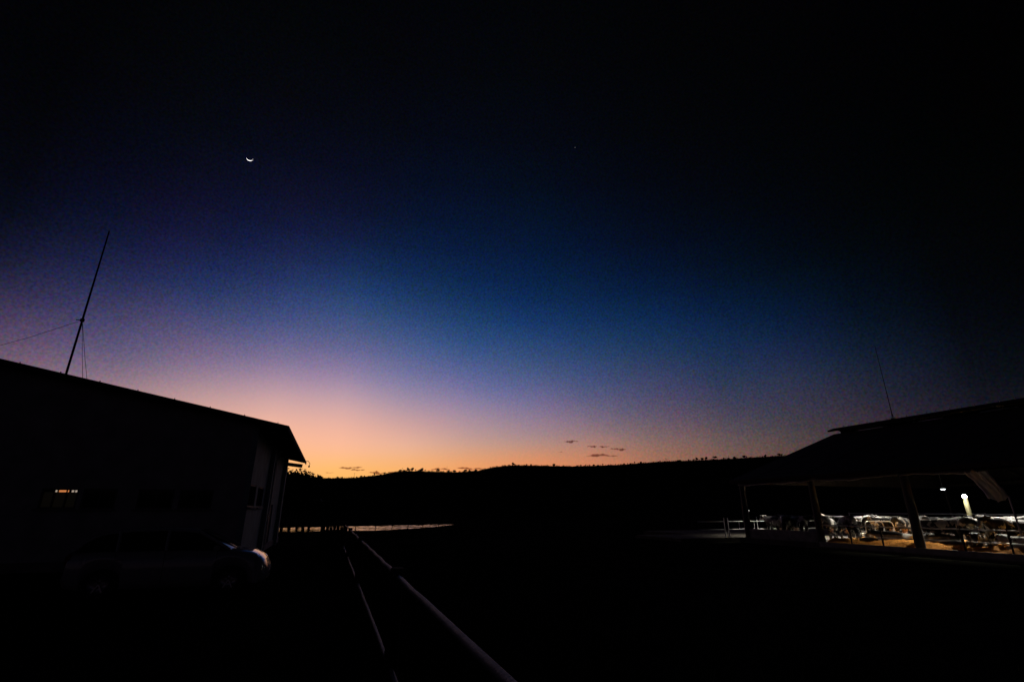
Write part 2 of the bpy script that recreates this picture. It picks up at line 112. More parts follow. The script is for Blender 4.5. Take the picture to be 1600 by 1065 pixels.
class MB:
    def __init__(s): s.v = []; s.f = []; s.sm = []
    def add(s, v, f, smooth=False):
        o = len(s.v); s.v += [tuple(p) for p in v]; s.f += [tuple(i + o for i in q) for q in f]; s.sm += [smooth] * len(f)
    def box(s, c, d, rot=None, bev=0.0):
        x, y, z = d[0] / 2, d[1] / 2, d[2] / 2
        if bev <= 0:
            P = [(-x,-y,-z),(x,-y,-z),(x,y,-z),(-x,y,-z),(-x,-y,z),(x,-y,z),(x,y,z),(-x,y,z)]
            F = [(3,2,1,0),(4,5,6,7),(0,1,5,4),(1,2,6,5),(2,3,7,6),(3,0,4,7)]
        else:
            bm = bmesh.new(); bmesh.ops.create_cube(bm, size=1)
            for q in bm.verts: q.co = Vector((q.co.x * d[0], q.co.y * d[1], q.co.z * d[2]))
            bmesh.ops.bevel(bm, geom=bm.edges[:], offset=bev, segments=2, affect='EDGES')
            bm.verts.index_update(); P = [tuple(q.co) for q in bm.verts]; F = [tuple(q.index for q in f.verts) for f in bm.faces]; bm.free()
        if rot is not None: P = [rot @ Vector(p) for p in P]
        s.add([(p[0] + c[0], p[1] + c[1], p[2] + c[2]) for p in P], F)
    def bar(s, a, b, w, h, up=(0, 0, 1)):
        a, b = Vector(a), Vector(b); t = (b - a); L = t.length; t.normalize()
        sx = t.cross(Vector(up))
        if sx.length < 1e-4: sx = t.cross(Vector((1, 0, 0)))
        sx.normalize(); uz = sx.cross(t)
        M = Matrix((sx, t, uz)).transposed()
        s.box((a + b) / 2, (w, L, h), M)
    def tube(s, pts, r, n=8, cap=True):
        pts = [Vector(p) for p in pts]; k = len(pts); rr = r if isinstance(r, (list, tuple)) else [r] * k
        V_ = []; F = []; ref = None
        for i, p in enumerate(pts):
            t = (pts[min(i + 1, k - 1)] - pts[max(i - 1, 0)]).normalized()
            if ref is None: ref = Vector((0, 0, 1)) if abs(t.z) < .9 else Vector((1, 0, 0))
            x = t.cross(ref).normalized(); y = x.cross(t).normalized(); ref = y
            for j in range(n):
                an = 2 * math.pi * j / n; V_.append(p + (x * math.cos(an) + y * math.sin(an)) * rr[i])
        for i in range(k - 1):
            for j in range(n):
                j2 = (j + 1) % n; F.append((i * n + j, i * n + j2, (i + 1) * n + j2, (i + 1) * n + j))
        s.add(V_, F, True)
        if cap: s.add([V_[i] for i in range(n)], [tuple(range(n))]); s.add([V_[(k - 1) * n + i] for i in range(n)], [tuple(reversed(range(n)))])
    def lathe(s, prof, n=16, axis='Z', c=(0, 0, 0)):        # prof: (r, h)
        V_ = []; F = []
        for r, h in prof:
            for j in range(n):
                a = 2 * math.pi * j / n; p = (r * math.cos(a), r * math.sin(a), h)
                if axis == 'Y': p = (p[0], p[2], p[1])
                if axis == 'X': p = (p[2], p[0], p[1])
                V_.append((p[0] + c[0], p[1] + c[1], p[2] + c[2]))
        for i in range(len(prof) - 1):
            for j in range(n):
                j2 = (j + 1) % n; F.append((i * n + j, i * n + j2, (i + 1) * n + j2, (i + 1) * n + j))
        s.add(V_, F, True)
    def grid(s, rows, smooth=True):
        m_ = len(rows[0]); V_ = [p for r in rows for p in r]
        s.add(V_, [(i * m_ + j, i * m_ + j + 1, (i + 1) * m_ + j + 1, (i + 1) * m_ + j) for i in range(len(rows) - 1) for j in range(m_ - 1)], smooth)
    def mesh(s, name, mat):
        me = bpy.data.meshes.new(name); me.from_pydata(s.v, [], s.f); me.polygons.foreach_set('use_smooth', s.sm); me.update()
        if mat: me.materials.append(mat)
        return me
    def obj(s, name, mat, parent=None, loc=None, label=None):
        return link(s.mesh(name, mat), name, parent, loc, label)
def link(me, name, parent=None, loc=None, label=None):
    o = bpy.data.objects.new(name, me); COL.objects.link(o)
    if parent: o.parent = parent
    if loc is not None: o.location = loc
    if label: o['label'] = label
    return o
def thing(name, label, cat, loc=(0, 0, 0), rz=0.0, group=None):
    o = bpy.data.objects.new(name, None); COL.objects.link(o); o.empty_display_size = .3
    o.location = loc; o.rotation_euler = (0, 0, rz); return tag(o, label, cat, group)
def tag(o, label=None, cat=None, group=None, kind=None):
    if label: o['label'] = label
    if cat: o['category'] = cat
    if group: o['group'] = group
    if kind: o['kind'] = kind
    return o
def dup(root, loc=None, rz=None, label=None, group=None, scale=None):
    r = root.copy(); COL.objects.link(r)
    if loc is not None: r.location = loc
    if rz is not None: r.rotation_euler = (0, 0, rz)
    if label: r['label'] = label
    if group: r['group'] = group
    if scale is not None: r.scale = scale
    for ch in list(root.children):
        c = ch.copy(); COL.objects.link(c); c.parent = r
        for g in list(ch.children):
            d = g.copy(); COL.objects.link(d); d.parent = c
    return r

# ------------------------------------------------------------------ materials
def mat(name, col, rough=.7, metal=0.0, var=.25, scale=6.0, bump=0.0, bscale=40.0, spec=.5, coat=0.0, emit=None, estr=1.0, stretch=(1, 1, 1)):
    m = bpy.data.materials.new(name); m.use_nodes = True; nt = m.node_tree; N = nt.nodes.new; L = nt.links.new
    b = nt.nodes['Principled BSDF']; b.inputs['Roughness'].default_value = rough; b.inputs['Metallic'].default_value = metal
    b.inputs['Specular IOR Level'].default_value = spec; b.inputs['Coat Weight'].default_value = coat
    tc = N('ShaderNodeTexCoord'); mp = N('ShaderNodeMapping'); mp.inputs['Scale'].default_value = stretch; L(tc.outputs['Object'], mp.inputs[0])
    n = N('ShaderNodeTexNoise'); n.inputs['Scale'].default_value = scale; n.inputs['Detail'].default_value = 5; L(mp.outputs[0], n.inputs['Vector'])
    r = N('ShaderNodeValToRGB'); L(n.outputs['Fac'], r.inputs[0])
    r.color_ramp.elements[0].position = .3; r.color_ramp.elements[1].position = .7
    r.color_ramp.elements[0].color = (*[c * (1 - var) for c in col], 1); r.color_ramp.elements[1].color = (*[min(1, c * (1 + var)) for c in col], 1)
    L(r.outputs[0], b.inputs['Base Color'])
    if bump > 0:
        n2 = N('ShaderNodeTexNoise'); n2.inputs['Scale'].default_value = bscale; n2.inputs['Detail'].default_value = 4; L(mp.outputs[0], n2.inputs['Vector'])
        bp = N('ShaderNodeBump'); bp.inputs['Strength'].default_value = bump; bp.inputs['Distance'].default_value = .02; L(n2.outputs['Fac'], bp.inputs['Height']); L(bp.outputs[0], b.inputs['Normal'])
    if emit: b.inputs['Emission Color'].default_value = (*emit, 1); b.inputs['Emission Strength'].default_value = estr
    return m
M = {}
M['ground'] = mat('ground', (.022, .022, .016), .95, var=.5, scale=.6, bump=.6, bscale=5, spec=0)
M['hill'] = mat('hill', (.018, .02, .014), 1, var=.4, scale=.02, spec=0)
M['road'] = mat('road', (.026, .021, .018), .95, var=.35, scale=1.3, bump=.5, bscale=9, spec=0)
M['slab'] = mat('slab', (.11, .10, .085), .9, var=.35, scale=1.5, bump=.3, bscale=14, spec=.05)
M['concrete'] = mat('concrete', (.24, .23, .21), .85, var=.3, scale=2.5, bump=.3, bscale=20)
M['plaster'] = mat('plaster', (.32, .46, .43), .8, var=.2, scale=1.6, bump=.25, bscale=30)
M['plaster_dim'] = mat('plaster_dim', (.42, .43, .41), .85, var=.25, scale=1.6, bump=.25, bscale=30)
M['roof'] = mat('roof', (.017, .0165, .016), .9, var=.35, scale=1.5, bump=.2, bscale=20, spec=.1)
M['roof_light'] = mat('roof_light', (.5, .5, .46), .8, var=.1, scale=1.5)
M['timber'] = mat('timber', (.085, .075, .066), .9, var=.35, scale=5, bump=.6, bscale=18, stretch=(1, 1, .15))
M['dark_timber'] = mat('dark_timber', (.045, .036, .03), .95, var=.3, scale=5, bump=.5, bscale=18, spec=.1)
M['galv'] = mat('galv', (.50, .50, .49), .42, .35, var=.15, scale=9, bump=.15, bscale=60)
M['old_pipe'] = mat('old_pipe', (.20, .19, .18), .6, .4, var=.3, scale=7, bump=.3, bscale=50)
M['white_pipe'] = mat('white_pipe', (.7, .7, .66), .45, .0, var=.15, scale=9)
M['black_metal'] = mat('black_metal', (.03, .03, .032), .5, .7, var=.2)
M['tarp'] = mat('tarp', (.15, .145, .15), .6, var=.25, scale=3, bump=.3, bscale=9)
M['rope'] = mat('rope', (.72, .70, .66), .8, var=.2, scale=30)
M['lamp_white'] = mat('lamp_white', (.7, .7, .68), .5, var=.05)
M['lit_post'] = mat('lit_post', (.26, .235, .12), .8, var=.12, scale=5, bump=.3, bscale=20)
M['bulb'] = mat('bulb', (.9, .9, .9), .4, var=0, emit=(1, .97, .9), estr=60)
M['bulb_cool'] = mat('bulb_cool', (.9, .9, .9), .4, var=0, emit=(.85, .87, 1), estr=6)
M['bulb_shaded'] = mat('bulb_shaded', (.9, .9, .9), .4, var=0, emit=(1, .93, .8), estr=1.0)
M['bulb_far'] = mat('bulb_far', (.9, .9, .9), .4, var=0, emit=(1, .92, .85), estr=2.0)
M['straw'] = mat('straw', (.54, .235, .045), .95, var=.4, scale=7, bump=.7, bscale=30, spec=.1)
M['straw_blade'] = mat('straw_blade', (.55, .27, .07), .9, var=.3, scale=3, spec=.15)
M['tyre'] = mat('tyre', (.02, .02, .02), .85, var=.2)
M['rim'] = mat('rim', (.45, .45, .46), .3, .9, var=.05)
M['paint'] = mat('paint', (.44, .435, .42), .2, .1, var=.03, scale=40, coat=.6)
M['trim'] = mat('trim', (.02, .02, .022), .55, var=.1)
M['glass_dark'] = mat('glass_dark', (.012, .013, .015), .06, var=.0, spec=.5)
M['lamp_glass'] = mat('lamp_glass', (.55, .55, .55), .08, .3, var=.03, coat=1)
M['red_glass'] = mat('red_glass', (.22, .02, .02), .12, var=.03, coat=1)
M['leaf'] = mat('leaf', (.05, .07, .03), .8, var=.4, scale=2, spec=.2)
M['bark'] = mat('bark', (.07, .055, .045), .95, var=.3, scale=8, bump=.5, bscale=20)
M['grass'] = mat('grass', (.05, .055, .028), .9, var=.4, scale=2, spec=.1)
M['pink'] = mat('pink', (.45, .28, .24), .7, var=.15)
M['frame'] = mat('frame', (.12, .12, .12), .6, .3, var=.15)
M['lit_pane'] = mat('lit_pane', (.5, .4, .3), .5, var=0, emit=(1, .33, .10), estr=.6)
M['lit_pane_pale'] = mat('lit_pane_pale', (.5, .5, .5), .5, var=0, emit=(1, .8, .62), estr=.36)
M['dim_pane'] = mat('dim_pane', (.02, .02, .018), .25, var=.2, emit=(.55, .45, .28), estr=.003)
M['moon'] = mat('moon', (.6, .6, .6), .9, var=.0, emit=(1, .99, .97), estr=2.2)
M['star'] = mat('star', (.6, .6, .6), .9, var=.0, emit=(.8, .85, 1), estr=.14)

def cloth_mat():
    m = mat('torn_cloth', (.5, .48, .46), .7, var=.25, scale=3, bump=.4, bscale=9); nt = m.node_tree; b = nt.nodes['Principled BSDF']
    t = nt.nodes.new('ShaderNodeBsdfTranslucent'); t.inputs[0].default_value = (.45, .42, .38, 1); x = nt.nodes.new('ShaderNodeMixShader'); x.inputs[0].default_value = .35
    nt.links.new(b.outputs[0], x.inputs[1]); nt.links.new(t.outputs[0], x.inputs[2]); nt.links.new(x.outputs[0], nt.nodes['Material Output'].inputs[0]); return m
M['torn_cloth'] = cloth_mat()
def hide_mat():
    m = bpy.data.materials.new('holstein_hide'); m.use_nodes = True; nt = m.node_tree; N = nt.nodes.new; L = nt.links.new
    b = nt.nodes['Principled BSDF']; b.inputs['Roughness'].default_value = .6; b.inputs['Specular IOR Level'].default_value = .3
    tc = N('ShaderNodeTexCoord'); oi = N('ShaderNodeObjectInfo')
    off = N('ShaderNodeVectorMath'); off.operation = 'SCALE'; off.inputs[0].default_value = (37, 91, 53); L(oi.outputs['Random'], off.inputs[3])
    ad = N('ShaderNodeVectorMath'); ad.operation = 'ADD'; L(tc.outputs['Object'], ad.inputs[0]); L(off.outputs[0], ad.inputs[1])
    n = N('ShaderNodeTexNoise'); n.inputs['Scale'].default_value = 2.1; n.inputs['Detail'].default_value = 3.5; n.inputs['Distortion'].default_value = .6; L(ad.outputs[0], n.inputs['Vector'])
    r = N('ShaderNodeValToRGB'); r.color_ramp.elements[0].position = .55; r.color_ramp.elements[1].position = .562
    r.color_ramp.elements[0].color = (.014, .013, .012, 1); r.color_ramp.elements[1].color = (.46, .44, .39, 1); L(n.outputs['Fac'], r.inputs[0])
    # white lower legs
    sp = N('ShaderNodeSeparateXYZ'); L(tc.outputs['Object'], sp.inputs[0])
    mr = N('ShaderNodeMapRange'); mr.inputs[1].default_value = .5; mr.inputs[2].default_value = .44; L(sp.outputs['Z'], mr.inputs[0])
    mx = N('ShaderNodeMix'); mx.data_type = 'RGBA'; L(mr.outputs[0], mx.inputs[0]); L(r.outputs[0], mx.inputs[6]); mx.inputs[7].default_value = (.36, .33, .28, 1)
    dn = N('ShaderNodeTexNoise'); dn.inputs['Scale'].default_value = 5; dn.inputs['Detail'].default_value = 4; L(tc.outputs['Object'], dn.inputs['Vector'])
    dr = N('ShaderNodeMapRange'); dr.inputs[1].default_value = .3; dr.inputs[2].default_value = .7; dr.inputs[3].default_value = .55; dr.inputs[4].default_value = 1.05; L(dn.outputs['Fac'], dr.inputs[0])
    ml = N('ShaderNodeVectorMath'); ml.operation = 'SCALE'; L(mx.outputs[2], ml.inputs[0]); L(dr.outputs[0], ml.inputs[3])
    L(ml.outputs[0], b.inputs['Base Color'])
    return m
M['hide'] = hide_mat()
def water_mat():
    m = bpy.data.materials.new('pond_water'); m.use_nodes = True; nt = m.node_tree; N = nt.nodes.new; L = nt.links.new
    b = nt.nodes['Principled BSDF']; b.inputs['Base Color'].default_value = (.012, .014, .014, 1); b.inputs['Roughness'].default_value = .10; b.inputs['IOR'].default_value = 1.33
    tc = N('ShaderNodeTexCoord'); n = N('ShaderNodeTexNoise'); n.inputs['Scale'].default_value = 2.2; n.inputs['Detail'].default_value = 2; L(tc.outputs['Object'], n.inputs['Vector'])
    bp = N('ShaderNodeBump'); bp.inputs['Strength'].default_value = 1.0; bp.inputs['Distance'].default_value = .001; L(n.outputs['Fac'], bp.inputs['Height']); L(bp.outputs[0], b.inputs['Normal'])
    return m
M['water'] = water_mat()
def cloud_mat(dens):
    m = bpy.data.materials.new('cloud'); m.use_nodes = True; nt = m.node_tree; nt.nodes.clear(); N = nt.nodes.new; L = nt.links.new
    a = N('ShaderNodeVolumeAbsorption'); a.inputs['Color'].default_value = (.45, .30, .30, 1); a.inputs['Density'].default_value = dens
    o = N('ShaderNodeOutputMaterial'); L(a.outputs[0], o.inputs['Volume']); return m

# ------------------------------------------------------------------ terrain
def sstep(a, b, x): t = np.clip((x - a) / (b - a), 0, 1); return t * t * (3 - 2 * t)
P3 = Vector((20.5, 26.7, 0))                    # third barn post; barn frame: x into the barn (V), y along it (U)
def barn_w(x, y, z=0): return P3 + V * x + U * y + Vector((0, 0, z))
POND = [on_z(*p, -1.2) for p in ((300, 826.2), (380, 825), (435, 824.2), (515, 822.4), (600, 820.8), (680, 819.1), (712, 818.9), (690, 821.6), (655, 824.6), (600, 827.8), (515, 829.8), (435, 831.4), (380, 832.3), (300, 833.3))]
POND2 = np.array([(p.x, p.y) for p in POND])
def sd_poly(X, Y):
    d = np.full(X.shape, 1e9); ins = np.zeros(X.shape, bool); n = len(POND2)
    for i in range(n):
        ax, ay = POND2[i]; bx, by = POND2[(i + 1) % n]; ex, ey = bx - ax, by - ay
        t = np.clip(((X - ax) * ex + (Y - ay) * ey) / (ex * ex + ey * ey), 0, 1)
        d = np.minimum(d, np.hypot(X - ax - ex * t, Y - ay - ey * t))
        c = ((ay > Y) != (by > Y)) & (X < (bx - ax) * (Y - ay) / (by - ay + 1e-12) + ax); ins ^= c
    return np.where(ins, -d, d)
def height(X, Y):
    X = np.asarray(X, float); Y = np.asarray(Y, float)
    r = np.hypot(X, Y); az = np.degrees(np.arctan2(X, Y))
    z = -1.1 * sstep(22, 66, r) * (1 - sstep(2, 14, np.abs(az + 20) - 22))
    xl = (X - P3.x) * V.x + (Y - P3.y) * V.y; yl = (X - P3.x) * U.x + (Y - P3.y) * U.y
    wb = sstep(-9, -2.5, xl) * sstep(-40, -25, yl) * (1 - sstep(45, 70, yl))
    z = z * (1 - wb) - .32 * wb
    sd = sd_poly(X, Y); k = 1 - sstep(2, 9, np.abs(sd))
    bank = -1.2 + .07 * np.clip(sd / .6, -4, 1)
    z = np.where(sd < 0, bank, z * (1 - k) + bank * k)
    z += .03 * np.sin(X * .9 + 1.3 * np.sin(Y * .6)) * np.sin(Y * 1.1) * sstep(3, 12, r) * (1 - wb)
    return z
def hz(x, y): return float(height(np.array([x]), np.array([y]))[0])
rad = np.concatenate([np.linspace(.0, 20, 26)[1:], np.linspace(20.8, 60, 48), np.linspace(61, 125, 72), np.geomspace(130, 6000, 26)])
angs = np.radians(np.concatenate([np.linspace(-62, 62, 310), np.linspace(65, 295, 70)]))
A, RR = np.meshgrid(angs, rad); GX = RR * np.sin(A); GY = RR * np.cos(A); GZ = height(GX, GY)
nA = len(angs); vs = [(0, 0, 0)] + list(zip(GX.ravel().tolist(), GY.ravel().tolist(), GZ.ravel().tolist())); fs = []
for i in range(len(rad) - 1):
    for j in range(nA):
        j2 = (j + 1) % nA; fs.append((1 + i * nA + j, 1 + (i + 1) * nA + j, 1 + (i + 1) * nA + j2, 1 + i * nA + j2))
fs += [(0, 1 + j, 1 + (j + 1) % nA) for j in range(nA)]
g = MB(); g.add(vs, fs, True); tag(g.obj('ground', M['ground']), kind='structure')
# pond: a sheet with real ripples
wx = np.arange(POND2[:, 0].min() - 1, POND2[:, 0].max() + 1, .2); wy = np.arange(POND2[:, 1].min() - 1, POND2[:, 1].max() + 1, .16)
WX_, WY_ = np.meshgrid(wx, wy); rnw = np.random.RandomState(4); WZ = np.full(WX_.shape, -1.2)
for lam in (2.6, 2.0, 1.7, 1.45, 1.3, 1.15, 1.05, .95, .86, .8, .74, .7, 1.6, 1.2):
    th_ = rnw.uniform(-.8, .8) + 1.9; kx, ky = math.cos(th_) * 2 * math.pi / lam, math.sin(th_) * 2 * math.pi / lam
    WZ += .0021 * lam * np.sin(kx * WX_ + ky * WY_ + rnw.uniform(0, 6.28) + .8 * np.sin(WX_ * .11 + WY_ * .07 + rnw.uniform(0, 6)))
keep = sd_poly(WX_, WY_) < .3; nW = len(wx); idx = -np.ones(WX_.shape, int); cells = keep[:-1, :-1] & keep[1:, :-1] & keep[:-1, 1:] & keep[1:, 1:]
used = np.zeros_like(keep); used[:-1, :-1] |= cells; used[1:, :-1] |= cells; used[:-1, 1:] |= cells; used[1:, 1:] |= cells
idx[used] = np.arange(used.sum()); ci, cj = np.nonzero(cells)
w = MB(); w.add(np.stack([WX_[used], WY_[used], WZ[used]], 1).tolist(), np.stack([idx[ci, cj], idx[ci, cj + 1], idx[ci + 1, cj + 1], idx[ci + 1, cj]], 1).tolist(), True)
pond = w.obj('pond', M['water']); tag(pond, kind='structure')

# dirt driveway between the building and the pipe rails
rows = []
for i in range(180):
    u = -6 + i * .3; row = []
    for j in range(13):
        a = -7.2 + j * .62 + .10 * math.sin(u * .7 + j)
        p = U * u + V * (a + .4); row.append((p.x, p.y, hz(p.x, p.y) + .012 + .012 * math.sin(j * 2.1 + u * 1.7) - (.03 if j in (0, 12) else 0)))
    rows.append(row)
d = MB(); d.grid(rows); o = d.obj('driveway', M['road']); tag(o, kind='structure')
if o.data.polygons[0].normal.z < 0: o.data.flip_normals()

# ridge of hills: skyline from azimuth to slope, read off the real ridge
SKYL = [(250, 748.5), (447, 748), (497, 748), (510, 747.3), (525, 746.4), (550, 746.6), (575, 743.8), (600, 740.8), (620, 736.6), (637, 735.4), (675, 736.6), (712, 737.4), (745, 735.6), (762, 731.5), (780, 728.6), (800, 726.6), (830, 726.8), (892, 728.2), (923, 727.4), (972, 725.6), (996, 723.4), (1044, 720.4), (1095, 718.6), (1147, 716), (1198, 713), (1229, 711.4), (1320, 706), (1500, 699)]
_az = [math.degrees(math.atan2(*ray(*p)[:2])) for p in SKYL]; _sl = [ray(*p)[2] for p in SKYL]
_az = [-180, -120, -80] + _az + [75, 110, 180]; _sl = [.03, .03, .05] + _sl + [.09, .05, .03]
def ridge_r(a): return 640 + 60 * math.sin(math.radians(a * 2.3)) + 35 * math.sin(math.radians(a * 7 + 40))
def ridge_slope(a): return float(np.interp(a, _az, _sl))
def ridge_pt(a, f=1.0):
    r = ridge_r(a) * f; return Vector((r * math.sin(math.radians(a)), r * math.cos(math.radians(a)), CAM_H + r * ridge_slope(a)))
rn = rng(3); rows = []
for k, t in enumerate([0, .12, .25, .4, .55, .7, .82, .92, 1, 1.15, 1.5, 2.2]):
    row = []
    for j in range(481):
        a = -180 + j * .75; R_ = ridge_r(a); r0 = 185
        H = CAM_H + R_ * ridge_slope(a)
        if t <= 1: r = r0 + (R_ - r0) * t; z = -1.6 + (H + 1.6) * (t ** 1.25) + (1.4 * math.sin(a * .31 + t * 9) * math.sin(t * math.pi) if 0 < t < 1 else 0)
        else: r = R_ * t; z = H - (t - 1) * H * .9
        row.append((r * math.sin(math.radians(a)), r * math.cos(math.radians(a)), z))
    rows.append(row)
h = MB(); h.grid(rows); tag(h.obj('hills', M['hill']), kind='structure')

# ------------------------------------------------------------------ low building on the left
C0 = Vector((-9.53, 18.7, 0))
ob = thing('low_building', 'long low building with a dark pitched roof and pale side wall behind the parked car', 'building', C0, GRID)
LW, LB, EZ, SL, OV, FO, BO = 20.0, 14.6, 4.81, .193, 1.05, .6, .55
def wall_cells(mb, axis, fixed, thick, a0, a1, z0, z1, holes):
    xs = sorted({a0, a1, *[q for h_ in holes for q in h_[:2]]}); zs = sorted({z0, z1, *[q for h_ in holes for q in h_[2:]]})
    for i in range(len(xs) - 1):
        for k in range(len(zs) - 1):
            cx, cz = (xs[i] + xs[i + 1]) / 2, (zs[k] + zs[k + 1]) / 2
            if any(h_[0] < cx < h_[1] and h_[2] < cz < h_[3] for h_ in holes): continue
            if axis == 'x': mb.box((cx, fixed, cz), (xs[i + 1] - xs[i], thick, zs[k + 1] - zs[k]))
            else: mb.box((fixed, cx, cz), (thick, xs[i + 1] - xs[i], zs[k + 1] - zs[k]))
def win_x(px):           # pixel column -> local x on the front wall
    a, b, c = ray(px, 780); rel = Vector((a, b, 0)); n = -U; t = (C0.dot(n)) / rel.dot(n); p = rel * t - C0; return p.dot(V)
fwins = [(win_x(61), win_x(120)), (win_x(127), win_x(181)), (win_x(214), win_x(271)), (win_x(279), win_x(332))]
ZW0, ZW1 = 1.88, 2.52
top = EZ - OV * -SL - .1 + 0
eave_in = EZ + OV * SL                     # roof height over the wall line
holes = [(a, b, ZW0, ZW1) for a, b in fwins]
mb = MB(); wall_cells(mb, 'x', .1, .2, -LW, -.2, 0, eave_in - .12, holes)
mb.add([(-LW, .0, eave_in - .12), (-.0, .0, eave_in - .12), (-LW / 2, .0, eave_in - .14 + (LW / 2) * SL), (-LW, .2, eave_in - .12), (-.0, .2, eave_in - .12), (-LW / 2, .2, eave_in - .14 + (LW / 2) * SL)],
       [(0, 1, 2), (5, 4, 3), (1, 4, 5, 2), (0, 2, 5, 3), (0, 3, 4, 1)])
mb.obj('front_wall', M['plaster_dim'], ob)
def side_y(px):
    a, b, c = ray(px, 780); rel = Vector((a, b, 0)); t = C0.dot(V) / rel.dot(V); return (rel * t - C0).dot(U)
sw = (side_y(388), side_y(398), 1.95, 2.75); sw2 = (side_y(401), side_y(410), 1.95, 2.75)
dr = (side_y(418), side_y(428), .02, 2.1)
mb = MB(); wall_cells(mb, 'y', -.1, .2, 0, LB, 0, eave_in - .12, [sw, sw2, dr]); mb.obj('side_wall', M['plaster'], ob)
mb = MB(); mb.box((-LW / 2, LB - .1, (eave_in - .12) / 2), (LW - .44, .2, eave_in - .12)); mb.box((-LW + .1, LB / 2, (eave_in - .12) / 2), (.2, LB - .44, eave_in - .14))
mb.add([(-LW, LB - .2, eave_in - .12), (0, LB - .2, eave_in - .12), (-LW / 2, LB - .2, eave_in - .14 + (LW / 2) * SL), (-LW, LB, eave_in - .12), (0, LB, eave_in - .12), (-LW / 2, LB, eave_in - .14 + (LW / 2) * SL)],
       [(0, 1, 2), (5, 4, 3), (1, 4, 5, 2), (0, 2, 5, 3), (0, 3, 4, 1)])
mb.obj('rear_wall', M['plaster_dim'], ob)
# roof: corrugated, gable running along y
def roof_z(x): return eave_in - abs(x + LW / 2) * SL + (LW / 2) * SL if False else EZ + (OV - x) * SL if x >= -LW / 2 else EZ + (OV + LW + x) * SL
y0, y1 = -FO, LB + BO
mb = MB(); rows_t = []; ny = int((y1 - y0) / .06)
for xx in (OV, -LW / 2, -LW - OV):
    rows_t.append([(xx, y0 + k * (y1 - y0) / ny, roof_z(xx) + .018 * math.sin(k * math.pi / 1.5)) for k in range(ny + 1)])
mb.grid(rows_t, False); mb.grid([[(p[0], p[1], p[2] - .03) for p in r] for r in rows_t][::-1], False)
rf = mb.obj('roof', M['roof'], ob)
for yy, hh in ((y0 + .03, .14), (y1 - .03, .05)):
    for sgn in (0, 1):
        xa = OV - .02 if not sgn else -LW - OV + .02
        mb = MB(); mb.bar((xa, yy, roof_z(xa) - .03 - hh / 2), (-LW / 2, yy, roof_z(-LW / 2) - .03 - hh / 2), .035, hh); mb.obj('barge_board', M['dark_timber'], rf)
mb = MB(); mb.bar((OV - .02, y0 + .06, roof_z(OV - .02) - .10), (OV - .02, y1 - .06, roof_z(OV - .02) - .10), .03, .13); mb.obj('fascia', M['dark_timber'], rf)
for i in range(9):
    mb = MB(); mb.tube([(OV - .4 - i * 1.15, y0 + .02, roof_z(OV - .4 - i * 1.15) + .0), (OV - .4 - i * 1.15, y0 + .02, roof_z(OV - .4 - i * 1.15) + .045)], .016, 6); mb.obj('roof_screw', M['galv'], rf)
rn = rng(5)
for k in range(6):
    yy = .25 + k * (LB - .5) / 8
    mb = MB(); zt = roof_z(.9) - .30
    mb.bar((-.25, yy, roof_z(-.25) - .34), (.80, yy, roof_z(.80) - .34), .07, .16); mb.obj('rafter', M['dark_timber'], ob)
mb = MB(); mb.bar((-.2, y1 - .32, roof_z(-.2) - .40), (.84, y1 - .32, roof_z(.84) - .31), .09, .22); mb.obj('rafter', M['dark_timber'], ob)
mb = MB(); mb.tube([(OV - .1, y1 - .55, roof_z(OV - .1) + .0), (OV + .1, y1 - .55, roof_z(OV) + .05), (OV + .24, y1 - .5, roof_z(OV) - .12), (OV + .2, y1 - .5, roof_z(OV) - .26)], .018, 6)
mb.box((OV + .2, y1 - .5, roof_z(OV) - .3), (.10, .10, .10)); mb.obj('cable_bracket', M['black_metal'], ob)
mb = MB(); mb.tube([(OV - .15 - .14 * i, y1 - .4 - .03 * i, roof_z(OV) - .42 - .16 * math.sin(i / 7 * math.pi) - .05 * i) for i in range(9)], .012, 5); mb.obj('loose_cable', M['black_metal'], ob)
def window(a, b, z0, z1, axis, npane=2, lit=False):
    f = MB(); t = .05
    def bx(ca, cz, da, dz, dep=.08, off=.06):
        f.box((ca, off, cz) if axis == 'x' else (-off, ca, cz), (da, dep, dz) if axis == 'x' else (dep, da, dz))
    bx((a + b) / 2, z0 + t / 2, b - a, t); bx((a + b) / 2, z1 - t / 2, b - a, t); bx(a + t / 2, (z0 + z1) / 2, t, z1 - z0 - 2 * t); bx(b - t / 2, (z0 + z1) / 2, t, z1 - z0 - 2 * t)
    for i in range(1, npane): bx(a + (b - a) * i / npane, (z0 + z1) / 2, .035, z1 - z0 - 2 * t)
    fo = f.obj('window', M['frame'], ob)
    s = MB(); c = ((a + b) / 2, -.03, z0 - .03) if axis == 'x' else (.03, (a + b) / 2, z0 - .03)
    s.box(c, ((b - a) + .1, .16, .05) if axis == 'x' else (.16, (b - a) + .1, .05)); s.obj('sill', M['concrete'], fo)
    for i in range(npane):
        p = MB(); pa, pb = a + (b - a) * i / npane + .03, a + (b - a) * (i + 1) / npane - .03
        zt = z1 - t - (.075 if lit else 0)
        c = ((pa + pb) / 2, .085, (z0 + t + zt) / 2) if axis == 'x' else (-.085, (pa + pb) / 2, (z0 + t + zt) / 2)
        p.box(c, (pb - pa, .012, zt - z0 - t) if axis == 'x' else (.012, pb - pa, zt - z0 - t)); p.obj('pane', M['dim_pane'] if lit else M['glass_dark'], fo)
    if lit:          # narrow lit slots over the panes
        for p0, p1, mm in ((81, 84.5, 'lit_pane_pale'), (87.5, 103, 'lit_pane'), (107.5, 111, 'lit_pane_pale'), (113, 116, 'lit_pane_pale')):
            xa, xb = win_x(p0), win_x(p1); p = MB(); p.box(((xa + xb) / 2, .05, z1 - t - .038), (xb - xa, .012, .062)); p.obj('lit_slot', M[mm], fo, label='narrow glowing slot at the top of the window')
